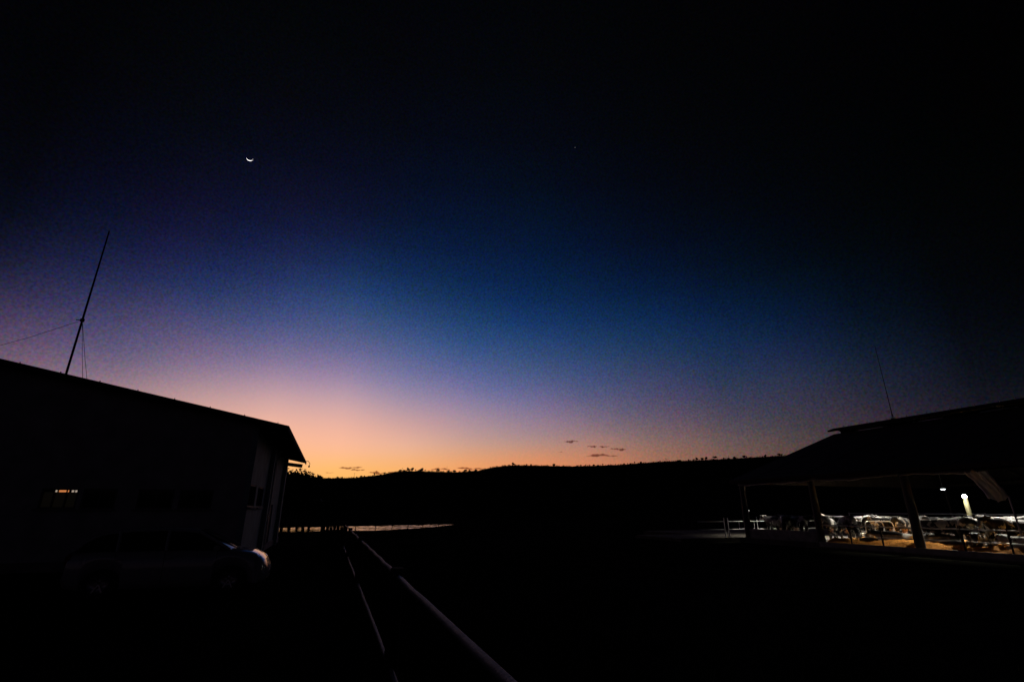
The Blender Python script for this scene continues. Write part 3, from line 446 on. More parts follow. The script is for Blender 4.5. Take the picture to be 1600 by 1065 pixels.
for i, (a, b) in enumerate(fwins): window(a, b, ZW0, ZW1, 'x', 3 if i == 0 else 2, i == 0)
window(*sw, 'y', 1); window(*sw2, 'y', 1)
mb = MB(); mb.box((-.08, (dr[0] + dr[1]) / 2, 1.06), (.05, dr[1] - dr[0] - .01, 2.08)); dd = mb.obj('door', M['black_metal'], ob)
mb = MB(); mb.tube([(-.03, dr[0] + .12, 1.0), (.01, dr[0] + .12, 1.0), (.01, dr[0] + .12, 1.14), (-.03, dr[0] + .12, 1.14)], .012, 6); mb.obj('handle', M['galv'], dd)
for ya in (side_y(414), side_y(436)):
    mb = MB(); mb.box((.09, ya, (eave_in - .3) / 2), (.18, .34, eave_in - .3), bev=.015); mb.obj('pilaster', M['plaster'], ob)
yd = side_y(418.5); mb = MB(); mb.tube([(.12, yd, .1), (.12, yd, 2.4), (.12, yd, eave_in - .6), (.5, yd, eave_in - .25)], .045, 8)
for zz in (.6, 1.5, 2.4, 3.3): mb.box((.09, yd, zz), (.14, .13, .04))
mb.obj('downpipe', M['white_pipe'], ob)
mb = MB(); mb.box((-LW / 2, -.03, .15), (LW + .06, .06, .3)); mb.box((.03, LB / 2 - .1, .15), (.06, LB - .2, .296)); mb.obj('plinth', M['concrete'], ob)

# antenna mast standing on that roof with three guy wires
def roof_hit(px, py):
    a, b, c = ray(px, py); d_ = 18.0
    while d_ < 60:
        p = Vector((a * d_, b * d_, CAM_H + c * d_)); q = p - C0; 
        if p.z <= roof_z(q.dot(V)) + .03: return p
        d_ += .02
    return p
mbase = Vector((*[c_ * 26.0 for c_ in ray(103, 585)[:2]], 0)); mbase.z = roof_z((mbase - C0).dot(V)) + .02
mtop = at(174, 362, 26.0).z - mbase.z; gz = at(128, 500, 26.0).z - mbase.z
ms = thing('antenna_mast', 'tall thin mast held by three guy wires on the left building roof', 'mast', mbase)
mb = MB(); mb.tube([(0, 0, 0), (0, 0, mtop * .5), (.0, 0, mtop)], [.044, .038, .027], 10); mb.obj('pole', M['black_metal'], ms)
mb = MB(); mb.box((0, 0, .03), (.3, .3, .06)); mb.obj('base_plate', M['black_metal'], ms)
mb = MB(); mb.lathe([(.05, gz - .06), (.075, gz - .06), (.075, gz + .06), (.05, gz + .06)], 10); mb.box((-.12, -.04, gz), (.2, .03, .03)); mb.obj('guy_collar', M['black_metal'], ms)
for px, dd_ in ((-60, 24.4), (137, 25.2), (148, 26.8)):
    a_, b_, c_ = ray(px, 580); q = Vector((a_ * dd_, b_ * dd_, 0)); q.z = roof_z((q - C0).dot(V)) + .02
    mb = MB(); e = q - mbase; mb.tube([(0, 0, gz), tuple(Vector((0, 0, gz)).lerp(e, .5) + Vector((0, 0, -.06))), tuple(e)], .008, 5); mb.obj('guy_wire', M['black_metal'], ms)

# ------------------------------------------------------------------ parked hatchback
def interp(t, tab): return float(np.interp(t, [q[0] for q in tab], [q[1] for q in tab]))
car = thing('parked_car', 'small silver hatchback parked beside the low building with its nose to the right', 'car', (-8.06, 13.0, 0.0), GRID)
car.location.z = hz(-8.06, 13.0)
ZT = [(-2.02, .80), (-1.95, .93), (-1.7, .97), (.3, .97), (1.15, .945), (1.4, .915), (1.62, .86), (1.8, .78), (1.93, .67), (2.0, .56), (2.03, .48)]
HW = [(-2.02, .60), (-1.95, .74), (-1.7, .81), (-1.2, .84), (.9, .84), (1.4, .82), (1.7, .76), (1.88, .66), (1.98, .50), (2.03, .36)]
ZB = [(-2.02, .34), (-1.9, .24), (-1.6, .2), (1.7, .2), (1.95, .2), (2.03, .3)]
WX = (-1.25, 1.26); AR = .37
xs = sorted({*[q[0] for q in ZT], *np.linspace(-2.0, 2.0, 61).tolist(), *[w_ + AR * c_ for w_ in WX for c_ in (-1, -.97, 1, .97)]})
rows = []
for x in xs:
    zt, hw, zb = interp(x, ZT), interp(x, HW), interp(x, ZB)
    arch = zb
    for w_ in WX:
        if abs(x - w_) < AR: arch = max(arch, .31 + math.sqrt(AR * AR - (x - w_) ** 2) * .98)
    arch = min(arch, zt - .12); zz = lambda t: arch + (zt - arch) * t
    half = [(hw * .55, min(arch, zb + .06)), (hw * .95, arch), (hw * 1.0, zz(.25)), (hw * 1.01, zz(.52)), (hw * .985, zz(.75)), (hw * .95, zz(.9)), (hw * .88, zt), (hw * .5, zt + .025), (0, zt + .035)]
    rows.append([(x, y, z) for y, z in half] + [(x, -y, z) for y, z in half[-2::-1]])
mb = MB(); mb.grid([r + [r[0]] for r in rows]); mb.add(rows[0], [tuple(range(len(rows[0])))]); mb.add(rows[-1], [tuple(reversed(range(len(rows[-1]))))])
mb.obj('body', M['paint'], car)
ZR = [(-1.92, .97), (-1.62, 1.27), (-1.35, 1.37), (-.9, 1.415), (-.3, 1.43), (.2, 1.405), (.5, 1.35), (1.2, .955)]
def cab(x, o=0.0):
    zr = interp(x, ZR); zb = interp(x, ZT) - .01; t = max(0, min(1, (zr - zb) / .42)); hb, ht = .775, .775 - .17 * t
    return [(x, hb + o, zb), (x, (hb + ht) / 2 + .02 + o, (zb + zr) / 2), (x, ht + o, zr - .03 + o), (x, ht * .8, zr + .005 + o), (x, 0, zr + .02 + o)]
cx = sorted({*[q[0] for q in ZR], *np.linspace(-1.9, 1.19, 30).tolist()})
rows = [[*cab(x), *[(p[0], -p[1], p[2]) for p in cab(x)[-2::-1]]] for x in cx]
mb = MB(); mb.grid(rows); mb.obj('window_glass', M['glass_dark'], car)
rows = []
for x in [q for q in cx if -1.5 <= q <= .46]:
    c_ = cab(x, .012); h_ = [(x, c_[2][1] + .004, c_[2][2] - .03)] + c_[2:]
    rows.append(h_ + [(p[0], -p[1], p[2]) for p in h_[-2::-1]])
mb = MB(); mb.grid(rows); mb.obj('roof_panel', M['paint'], car)
for s_ in (1, -1):
    for pts in ([(1.18, .78, .955), (.85, .73, 1.15), (.47, .62, 1.35)], [(-.12, .785, .96), (-.14, .72, 1.2), (-.16, .62, 1.40)], [(-1.06, .785, .96), (-1.08, .72, 1.2), (-1.12, .62, 1.37)], [(-1.88, .77, .97), (-1.68, .71, 1.18), (-1.42, .61, 1.34)]):
        mb = MB(); mb.tube([(x, y * s_, z) for x, y, z in pts], .035, 6); mb.obj('pillar', M['paint'], car)
    mb = MB(); mb.box((.92, .90 * s_, 1.0), (.12, .17, .12), bev=.03); mb.obj('wing_mirror', M['paint'], car)
    for x in (-.02, -.98): mb = MB(); mb.box((x, .86 * s_, .80), (.17, .03, .03), bev=.01); mb.obj('door_handle', M['paint'], car)
    for x in (.95, -.10, -1.04): mb = MB(); mb.bar((x, .852 * s_, .3), (x - .02, .835 * s_, .95), .006, .008); mb.obj('door_seam', M['trim'], car)
    mb = MB(); mb.lathe([(0, -.05), (.09, -.05), (.13, 0), (.10, .045), (0, .06)], 14, 'X', (0, 0, 0)); o = mb.obj('headlight', M['lamp_glass'], car, (1.80, .56 * s_, .67)); o.rotation_euler = (0, -.35, .75 * s_); o.scale = (1, 1.1, .8)
    mb = MB(); mb.lathe([(0, -.04), (.05, -.03), (.05, .02), (0, .035)], 10, 'X'); o = mb.obj('fog_lamp', M['lamp_glass'], car, (1.93, .52 * s_, .40)); o.rotation_euler = (0, 0, .6 * s_)
    mb = MB(); mb.box((-1.94, .66 * s_, .80), (.14, .14, .24), bev=.03); mb.obj('tail_light', M['red_glass'], car)
    for x in WX:
        wm = MB(); yy = .76 * s_
        wm.lathe([(.19, -.09), (.28, -.10), (.305, -.07), (.31, 0), (.305, .07), (.28, .10), (.19, .09)], 28, 'Y', (x, yy, .31)); tw = wm.obj('wheel', M['tyre'], car)
        rm = MB(); rm.lathe([(.20, -.085), (.205, .0), (.20, .085), (.185, .07), (.18, .0), (.06, .03), (.0, .03)] if s_ > 0 else [(.20, .085), (.205, 0), (.20, -.085), (.185, -.07), (.18, 0), (.06, -.03), (0, -.03)], 20, 'Y', (x, yy, .31))
        for q in range(6):
            an = q * math.pi / 3; rm.bar((x, yy + .05 * s_, .31), (x + .19 * math.cos(an), yy + .07 * s_, .31 + .19 * math.sin(an)), .03, .025, (0, 1, 0))
        rm.obj('rim', M['rim'], tw)
mb = MB(); mb.box((1.99, 0, .45), (.06, .62, .14), bev=.02); mb.obj('grille', M['trim'], car)
mb = MB(); mb.box((1.97, 0, .29), (.10, .9, .12), bev=.03); mb.obj('front_bumper', M['trim'], car)
mb = MB(); mb.box((-2.0, 0, .42), (.10, 1.15, .22), bev=.04); mb.obj('rear_bumper', M['paint'], car)
mb = MB(); mb.box((2.03, 0, .47), (.012, .4, .12)); mb.obj('number_plate', M['lamp_white'], car)
for y in (.45, -.1): mb = MB(); mb.tube([(1.2, y, .985), (1.05, y - .18, 1.06), (.95, y - .42, 1.115)], .008, 5); mb.obj('wiper', M['trim'], car)

# ------------------------------------------------------------------ pipe rails beside the camera
SV = .744
rl = thing('pipe_railing', 'long two pipe railing on stout posts running away beside the dirt drive', 'railing', (0, 0, 0), GRID)
def rg(u): p = U * u + V * SV; return hz(p.x, p.y)
for z_, r_, nm in ((1.2, .0235, 'top_rail'), (.35, .0225, 'lower_rail')):
    mb = MB(); rn = rng(int(z_ * 10))
    mb.tube([(SV, u, z_ + .35 * min(0, rg(u)) + rn.uniform(-.008, .008)) for u in np.linspace(-2.5, 24.6, 46)], r_, 10); mb.obj(nm, M['old_pipe'], rl)
for u in (-.9, 5.8, 12.3, 18.8, 24.6):
    zg = rg(u); mb = MB(); mb.tube([(SV, u, zg - .3), (SV, u, .7), (SV, u, 1.27 + .35 * min(0, zg))], [.075, .07, .068], 12); mb.obj('post', M['dark_timber'], rl)
for u in (5.8, 12.3, 18.8):
    mb = MB(); mb.lathe([(.0305, -.07), (.05, -.07), (.05, .07), (.0305, .07)], 10, 'Y', (SV, u - .09, 1.2 + .35 * min(0, rg(u)))); mb.obj('clamp', M['black_metal'], rl)
gp = U * 25.2 + V * (SV - .02); gb = thing('timber_gate', 'dark closed boarded gate at the far end of the pipe railing', 'gate', (gp.x, gp.y, hz(gp.x, gp.y)), GRID)
for k in range(5): mb = MB(); mb.box((-.12 - k * .15, 0, .62), (.14, .03, 1.0 + .05 * ((k * 7) % 3))); mb.obj('board', M['dark_timber'], gb)
for x in (.05, -.92): mb = MB(); mb.tube([(x, 0, -.3), (x, 0, 1.35)], [.11, .10], 10); mb.obj('post', M['dark_timber'], gb)
for z_ in (.3, .95): mb = MB(); mb.box((-.42, .04, z_), (.84, .04, .09)); mb.obj('crossbar', M['dark_timber'], gb)

# wire fence along the near bank of the pond
wf = thing('wire_fence', 'thin wire fence with slim posts in front of the pond', 'fence', (0, 0, 0))
wp = []
for px in (440, 471, 503, 555, 586, 612, 637, 660, 685, 711, 738, 766):
    a_, b_, c_ = ray(px, 828); dist = 66 + (px - 515) * .05; p = Vector((a_ * dist, b_ * dist, 0)); p.z = hz(p.x, p.y); wp.append(p)
    mb = MB(); mb.tube([(p.x, p.y, p.z - .3), (p.x + .02, p.y, p.z + 1.15)], .045, 6); mb.obj('post', M['dark_timber'], wf)
for z_ in (.35, .7, 1.05):
    mb = MB(); mb.tube([(p.x, p.y, p.z + z_) for p in wp], .006, 4); mb.obj('wire', M['black_metal'], wf)

# ------------------------------------------------------------------ cattle barn on the right (local x into the barn, y along it away from the camera)
def barn_y(px, xl, py=800):                       # column of the photo -> position along the barn at depth xl
    a, b, c = ray(px, py); rel = Vector((a, b, 0)); n = rel.cross(Vector((0, 0, 1))); o_ = P3 + V * xl; return -(o_.dot(n)) / U.dot(n)
def bl(px, py, xl):                               # same, with the height
    y = barn_y(px, xl, py); p = barn_w(xl, y); a, b, c = ray(px, py); return (xl, y, CAM_H + c * math.hypot(p.x, p.y))
SLAB = MB()
SLAB.box((11.2, 2, -.2), (23.1, 44, .4)); SLAB.box((-2.9, 14.6, -.21), (5.0, 5.6, .4))
so = SLAB.obj('concrete_floor', M['slab']); so.location = P3; so.rotation_euler = (0, 0, GRID); tag(so, kind='structure')
bn = thing('cattle_barn', 'long open sided cattle barn with a dark ridged roof on stout posts at right', 'barn', P3, GRID)
YP = [-11.3, -5.65, 0, barn_y(1276, 0), barn_y(1165, 0)]
YF, YN = YP[-1] + .5, -17.0
RX, RZ, RS = 11.35, 7.96, .342
def bz(x): return RZ - abs(x - RX) * RS
rn = rng(11)
for k, y in enumerate(YP):
    for x in (0, 22.2):
        if x and k == 0: continue
        mb = MB(); n_ = 7; mb.tube([(x + rn.uniform(-.015, .015), y + rn.uniform(-.015, .015), -.1 + (bz(x) - .25 + .1) * i / n_) for i in range(n_ + 1)], [(.225 if x == 0 else .09) * (1 - .02 * i) * rn.uniform(.96, 1.04) for i in range(n_ + 1)], 14)
        mb.obj('post', M['timber'] if x == 0 else M['dark_timber'], bn)
ylamp = barn_y(1514, RX)
# roof slopes: corrugated sheets, each strip of sheet its own piece
NSH = 14; ys = np.linspace(YN, YF, NSH + 1)
for side in (-1, 1):
    for k in range(NSH):
        xa, xb = (-.65, RX - .35) if side < 0 else (RX + .35, 23.3)
        a_, b_ = ys[k] - .04, ys[k + 1] + .04; n_ = 16; up = .012 * (k % 2)
        rows = [[(x, a_ + (b_ - a_) * j / n_, bz(x) + up + .022 * math.sin(j * math.pi / 1.0 + .7) * (1 if j % 2 else -1)) for j in range(n_ + 1)] for x in (xa, (xa + xb) / 2, xb)]
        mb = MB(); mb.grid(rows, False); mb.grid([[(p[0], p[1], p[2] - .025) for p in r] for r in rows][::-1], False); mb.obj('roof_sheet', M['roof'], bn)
# raised ridge cap over an open slot
for side in (-1, 1):
    rows = [[(RX + side * x_, y, RZ + .40 - x_ * .30) for y in (YN - .3, (YN + YF) / 2, YF + .25)] for x_ in (0, .75)]
    mb = MB(); mb.grid(rows, False); mb.grid([[(p[0], p[1], p[2] - .03) for p in r] for r in rows][::-1], False)
    mb.bar((RX + side * .74, YN - .3, RZ + .12), (RX + side * .74, YF + .25, RZ + .12), .03, .15)
    mb.obj('ridge_cap', M['roof'], bn)
for k, y in enumerate(np.linspace(YN + .5, YF - 1.4, 12)):
    mb = MB(); mb.bar((RX - .4, y, bz(RX - .4)), (RX - .4, y, RZ + .27), .05, .05); mb.obj('ridge_bracket', M['dark_timber'], bn); mb = MB(); mb.bar((RX + .4, y, bz(RX + .4)), (RX + .4, y, RZ + .27), .05, .05); mb.obj('ridge_bracket', M['dark_timber'], bn)
rn = rng(2); mb = MB()
for i in range(26):
    y = YF - .6 - i * .72 - rn.uniform(0, .3); mb.tube([(RX - .3, y, RZ + .32), (RX - .3, y, RZ + .42 + rn.uniform(.0, .06))], .022, 5)
tag(mb.obj('cap_bolt', M['galv'], bn), kind='stuff')
# frame timbers
for k, y in enumerate(YP):
    for xa, xb in ((-.5, RX), (23.1, RX)):
        mb = MB(); mb.bar((xa, y + .0, bz(xa) - .16), (xb, y, bz(xb) - .16), .12, .22); mb.obj('rafter', M['dark_timber'], bn)
for x in (0, 22.2):
    mb = MB(); mb.bar((x - .0, YN + .3, bz(x) - .38), (x, YF - .05, bz(x) - .38), .12, .24); mb.obj('eave_beam', M['dark_timber'], bn)
mb = MB(); mb.bar((-.66, YN, bz(-.66) - .09), (-.66, YF, bz(-.66) - .09), .04, .22); mb.obj('fascia', M['dark_timber'], bn)
for i in range(1, 8):
    x = i * 1.4; mb = MB(); mb.bar((x, YN + .2, bz(x) - .045), (x, YF - .1, bz(x) - .045), .06, .07); mb.obj('purlin', M['dark_timber'], bn)
# far gable triangle: boards between the eave beam and the roof
nb = 44
for k in range(nb):
    xa = -.3 + k * 22.9 / nb; xb = xa + 22.9 / nb - .015; xm = (xa + xb) / 2; t_ = min(bz(xa), bz(xb)) - .06
    if t_ > 3.95: mb = MB(); mb.box((xm, YP[-1] + .26, (3.62 + t_) / 2), (xb - xa, .025, t_ - 3.62)); mb.obj('gable_board', M['dark_timber'], bn)
mb = MB(); mb.box((-.02, (YP[3] + YP[4]) / 2, .24), (.2, YP[4] - YP[3] - .44, .72), bev=.015); tag(mb.obj('low_wall', M['concrete'], bn), 'knee high concrete wall between the two farthest posts')
mb = MB(); mb.box((-.37, (YP[1] + YP[3]) / 2 + .0, -.08), (.14, YP[3] - YP[1] - .3, .28), bev=.02); mb.obj('kerb', M['concrete'], bn)

# rolled curtains below the eave, one to a bay, with a sagging lower hem
names = ['rolled curtain under the barn eave between the two farthest posts', 'rolled curtain under the barn eave between the second and third posts', 'rolled curtain under the barn eave beside the hanging torn tarp']
for k, (ya, yb) in enumerate(((YP[3], YP[4]), (YP[2], YP[3]), (YP[1], YP[2]))):
    cu = thing('rolled_curtain', names[k], 'curtain', barn_w(-.30, ya), GRID, 'rolled curtains under the barn eave')
    rn = rng(30 + k); n_ = 26; ph = rn.uniform(0, 6)
    L_ = yb - ya - .1
    zc = lambda t: 3.62 - .05 * math.sin(t * math.pi) + .035 * math.sin(t * 9 + ph) + .02 * math.sin(t * 23 + ph)
    if k == 2: L0_ = 2.2
    ts = [i / n_ for i in range(n_ + 1)] if k < 2 else [(.42 + .58 * i / n_) for i in range(n_ + 1)]
    mb = MB(); mb.tube([(.03 * math.sin(t * 17), .05 + L_ * t, zc(t)) for t in ts], [.085 + .02 * math.sin(t * 31 + ph) for t in ts], 10); mb.obj('roll', M['tarp'], cu)
    rows = [[(-.02 + .03 * math.sin(t * 40 + q), .05 + L_ * t, (zc(t) + .06) * (1 - q) + (bz(-.3) - .1) * q) for t in ts] for q in (0, .5, 1)]
    mb = MB(); mb.grid(rows); mb.obj('hanging_flap', M['tarp'], cu)
    mb = MB(); mb.tube([(-.09, .05 + L_ * t, zc(t) - .085 + .012 * math.sin(t * 60)) for t in ts], .016, 5); mb.obj('hem_rope', M['rope'], cu)
# torn tarp hanging from the eave
Lp = [bl(*p, -.35) for p in ((1507, 737), (1518, 748), (1529, 759), (1540, 770), (1548, 778.5))]
Rp = [bl(*p, -.35) for p in ((1541, 736), (1552, 747), (1561, 756), (1570, 766), (1576, 776))]
tp = thing('torn_tarp', 'torn grey tarp hanging loose from the barn eave near the lamp', 'tarp', P3, GRID)
rows = []
for i in range(17):
    t = i / 16 * 4; k = min(3, int(t)); f_ = t - k; row = []
    for j in range(21):
        s_ = j / 20; q = Vector(Lp[k]).lerp(Vector(Lp[k + 1]), f_).lerp(Vector(Rp[k]).lerp(Vector(Rp[k + 1]), f_), s_)
        q.x += .10 * math.sin(s_ * 15 + i * .25) + .05 * math.sin(s_ * 31); q.z -= .16 * math.sin(s_ * math.pi) * (i / 16) + .03 * math.sin(s_ * 12 + i)
        row.append(tuple(q))
    rows.append(row)
mb = MB(); mb.grid(rows); mb.obj('cloth', M['torn_cloth'], tp)
mb = MB(); mb.tube([r[0] for r in rows], .045, 7); mb.obj('rolled_edge', M['rope'], tp)
mb = MB(); mb.tube([r[-1] for r in rows], .03, 7); mb.tube([r[15] for r in rows], .035, 7); mb.obj('fold', M['torn_cloth'], tp)
p0, p1 = bl(1576, 775, -.4), bl(1597, 838, -.4)
wh = thing('winch_pole', 'slim slanting pole running down from the torn tarp to the barn rails', 'pole', barn_w(*p1), GRID)
mb = MB(); d_ = Vector(p0) - Vector(p1); mb.tube([(0, 0, 0), tuple(d_ * .5), tuple(d_)], .034, 8); mb.obj('shaft', M['galv'], wh)
mb = MB(); mb.tube([tuple(d_ * .02), tuple(d_ * .02 + Vector((-.18, 0, 0))), tuple(d_ * .02 + Vector((-.18, 0, -.16)))], .018, 6); mb.obj('crank_handle', M['galv'], wh)

# pipe rails along the near edge of the barn
for k, (ya, yb, lab) in enumerate(((YP[2], YP[3], 'two pipe cattle rail between the second and third barn posts'), (YP[1], YP[2], 'two pipe cattle rail right of the third barn post, below the torn tarp'))):
    fr = thing('cattle_rail', lab, 'railing', barn_w(0, ya), GRID, 'pipe rails along the barn edge'); L_ = yb - ya
    for z_ in (.98, .44): mb = MB(); mb.tube([(.02, .2 + (L_ - .4) * i / 8, z_ + .012 * math.sin(i * 2.3 + k)) for i in range(9)], .030, 8); mb.obj('rail', M['galv'], fr)
    for t in (.34, .66): mb = MB(); mb.tube([(.02, L_ * t, -.1), (.03, L_ * t, 1.06)], .042, 8); mb.obj('post', M['dark_timber'], fr)
# fence closing the far end of the barn
ef = thing('pipe_gate_fence', 'pale pipe fence at the far end of the barn, reaching past its last post', 'fence', barn_w(0, YP[4] + .9), GRID)
Pend = barn_w(0, YP[4] + .9)
def end_x(px):
    a, b, c = ray(px, 812); rel = Vector((a, b, 0)); t = Pend.dot(U) / rel.dot(U); return (rel * t - Pend).dot(V)
ex = [end_x(p) for p in (1090, 1131, 1137, 1154, 1182.5, 1220)]
for z_ in (1.06, .52):
    for xa, xb in ((ex[0], ex[1]), (ex[2], ex[5] + 7)):
        mb = MB(); mb.tube([(xa, 0, z_), ((xa + xb) / 2, 0, z_ - .012), (xb, 0, z_)], .034, 8); mb.obj('rail', M['white_pipe'], ef)
for x, h_ in ((ex[1], 1.32), (ex[2], 1.3), (ex[4], 1.36), (ex[5], 1.36), (ex[5] + 3.4, 1.36), (ex[5] + 6.9, 1.36)):
    mb = MB(); mb.tube([(x, 0, -.05), (x, 0, h_)], .034, 8); mb.obj('post', M['white_pipe'], ef)
for x in (ex[3], (ex[4] + ex[3]) / 2 + .55, (ex[4] + ex[5]) / 2): mb = MB(); mb.tube([(x, 0, .52), (x, 0, 1.06)], .026, 7); mb.obj('bar', M['white_pipe'], ef)
# long feed rail at the far side
ff = thing('feed_rail', 'high pipe rail along the far side of the barn behind the cows', 'railing', barn_w(20.5, 0), GRID)
yA, yB = barn_y(1326, 20.5), -9
for z_ in (1.52, .7): mb = MB(); mb.tube([(0, yA + (yB - yA) * i / 10, z_) for i in range(11)], .05, 8); mb.obj('rail', M['galv'], ff)
for i in range(6): mb = MB(); mb.tube([(0.05, yA + (yB - yA) * i / 5, 0), (0.05, yA + (yB - yA) * i / 5, 1.6)], .06, 8); mb.obj('post', M['galv'], ff)
# timber feed fence across the middle
mf = thing('feed_barrier', 'timber topped feed barrier behind the nearer cows, in front of the lamp post', 'railing', barn_w(6.4, 0), GRID)
yA, yB = barn_y(1334, 6.4), barn_y(1640, 6.4)
for z_, h_ in ((1.20, .2), (.42, .12)): mb = MB(); mb.bar((0, yA, z_), (0, yB, z_), .07, h_); mb.obj('plank', M['timber'], mf)
for i in range(7): mb = MB(); y = yA + (yB - yA) * i / 6; mb.bar((.06, y, 0), (.06, y, 1.32), .09, .09); mb.obj('post', M['timber'], mf)

# bent pipe stall dividers
def loop_pts(): return [(0, 0, 0), (0, 0, .95), (.10, 0, 1.13), (.3, 0, 1.2), (1.3, 0, 1.2), (1.52, 0, 1.1), (1.6, 0, .85), (1.5, 0, .6), (1.3, 0, .5), (0.02, 0, .42)]
mb = MB(); mb.tube(loop_pts(), .028, 7); sd_mesh = mb.mesh('stall_divider', M['galv'])
spots = [(1330, 2.4, 'bent pipe stall divider just right of the second barn post'), (1347, 2.4, 'bent pipe stall divider beside the cow with its head lowered to the straw'), (1362, 2.4, 'bent pipe stall divider in front of the spotted cows left of the third post'),
         (1462, 2.2, 'bent pipe stall divider just right of the third barn post'), (1484, 2.2, 'bent pipe stall divider behind the big dark cow near the rail'), (1541, 7.6, 'bent pipe stall divider on the far side of the feed barrier under the torn tarp')]
for px, xl, lab in spots:
    o = bpy.data.objects.new('stall_divider', sd_mesh); COL.objects.link(o); o.location = barn_w(xl, barn_y(px, xl)); o.rotation_euler = (0, 0, GRID)
    tag(o, lab, 'stall divider', 'bent pipe stall dividers')

# straw bedding
rn = rng(8); rows = []
for i in range(26):
    x = .02 + i * .26; row = []
    for j in range(90):
        y = YP[1] - 5 + j * (YP[3] - .3 - YP[1] + 5) / 89
        e = min(1, max(0, (x - .0) / .5)) * min(1, (6.55 - x) / 1.2); row.append((x, y, .02 + e * (.17 + .08 * math.sin(x * 2.3 + y * .8) * math.sin(y * 1.9 + x) + .05 * math.sin(y * 5.1 + x * 3) + rn.uniform(-.02, .03))))
    rows.append(row)
mb = MB(); mb.grid(rows); st = mb.obj('straw', M['straw']); st.location = P3; st.rotation_euler = (0, 0, GRID); tag(st, kind='stuff')
if st.data.polygons[0].normal.z < 0: st.data.flip_normals()
mb = MB()
for i in range(9000):
    x = rn.uniform(-.05, 6.4) if rn.random() < .5 else rn.uniform(-.05, 1.6); y = rn.uniform(YP[1] - 4, YP[3] - .3); e = min(1, max(0, x / .5)) * min(1, (6.55 - x) / 1.2)
    z = .03 + e * (.18 + .08 * math.sin(x * 2.3 + y * .8) * math.sin(y * 1.9 + x) + .05 * math.sin(y * 5.1 + x * 3)); a = rn.uniform(0, 6.28); l = rn.uniform(.08, .22); dz = rn.uniform(-.02, .09); ww = .006
    dx, dy = l * math.cos(a), l * math.sin(a); nx, ny_ = -math.sin(a) * ww, math.cos(a) * ww
    mb.add([(x + nx, y + ny_, z), (x - nx, y - ny_, z), (x + dx, y + dy, z + dz)], [(0, 1, 2)])
sb = mb.obj('straw_stalks', M['straw_blade']); sb.location = P3; sb.rotation_euler = (0, 0, GRID); tag(sb, kind='stuff')
# trough lying in the straw
tr = thing('feed_trough', 'dark low trough on the straw in front of the spotted cows by the third post', 'trough', barn_w(1.0, barn_y(1352, 1.0)), GRID)
mb = MB(); sec = [(-.26, .34), (-.2, .05), (.2, .05), (.26, .34), (.22, .34), (.17, .10), (-.17, .10), (-.22, .34)]
for ya, yb in ((-.55, .55),): mb.grid([[(x, y, z) for x, z in sec + sec[:1]] for y in (ya, yb)], False); mb.box((0, ya + .02, .2), (.42, .03, .26)); mb.box((0, yb - .02, .2), (.42, .03, .26))
mb.obj('basin', M['trim'], tr)
mb = MB(); [mb.box((0, y, .06), (.4, .07, .12)) for y in (-.4, .4)]; mb.obj('foot', M['dark_timber'], tr)

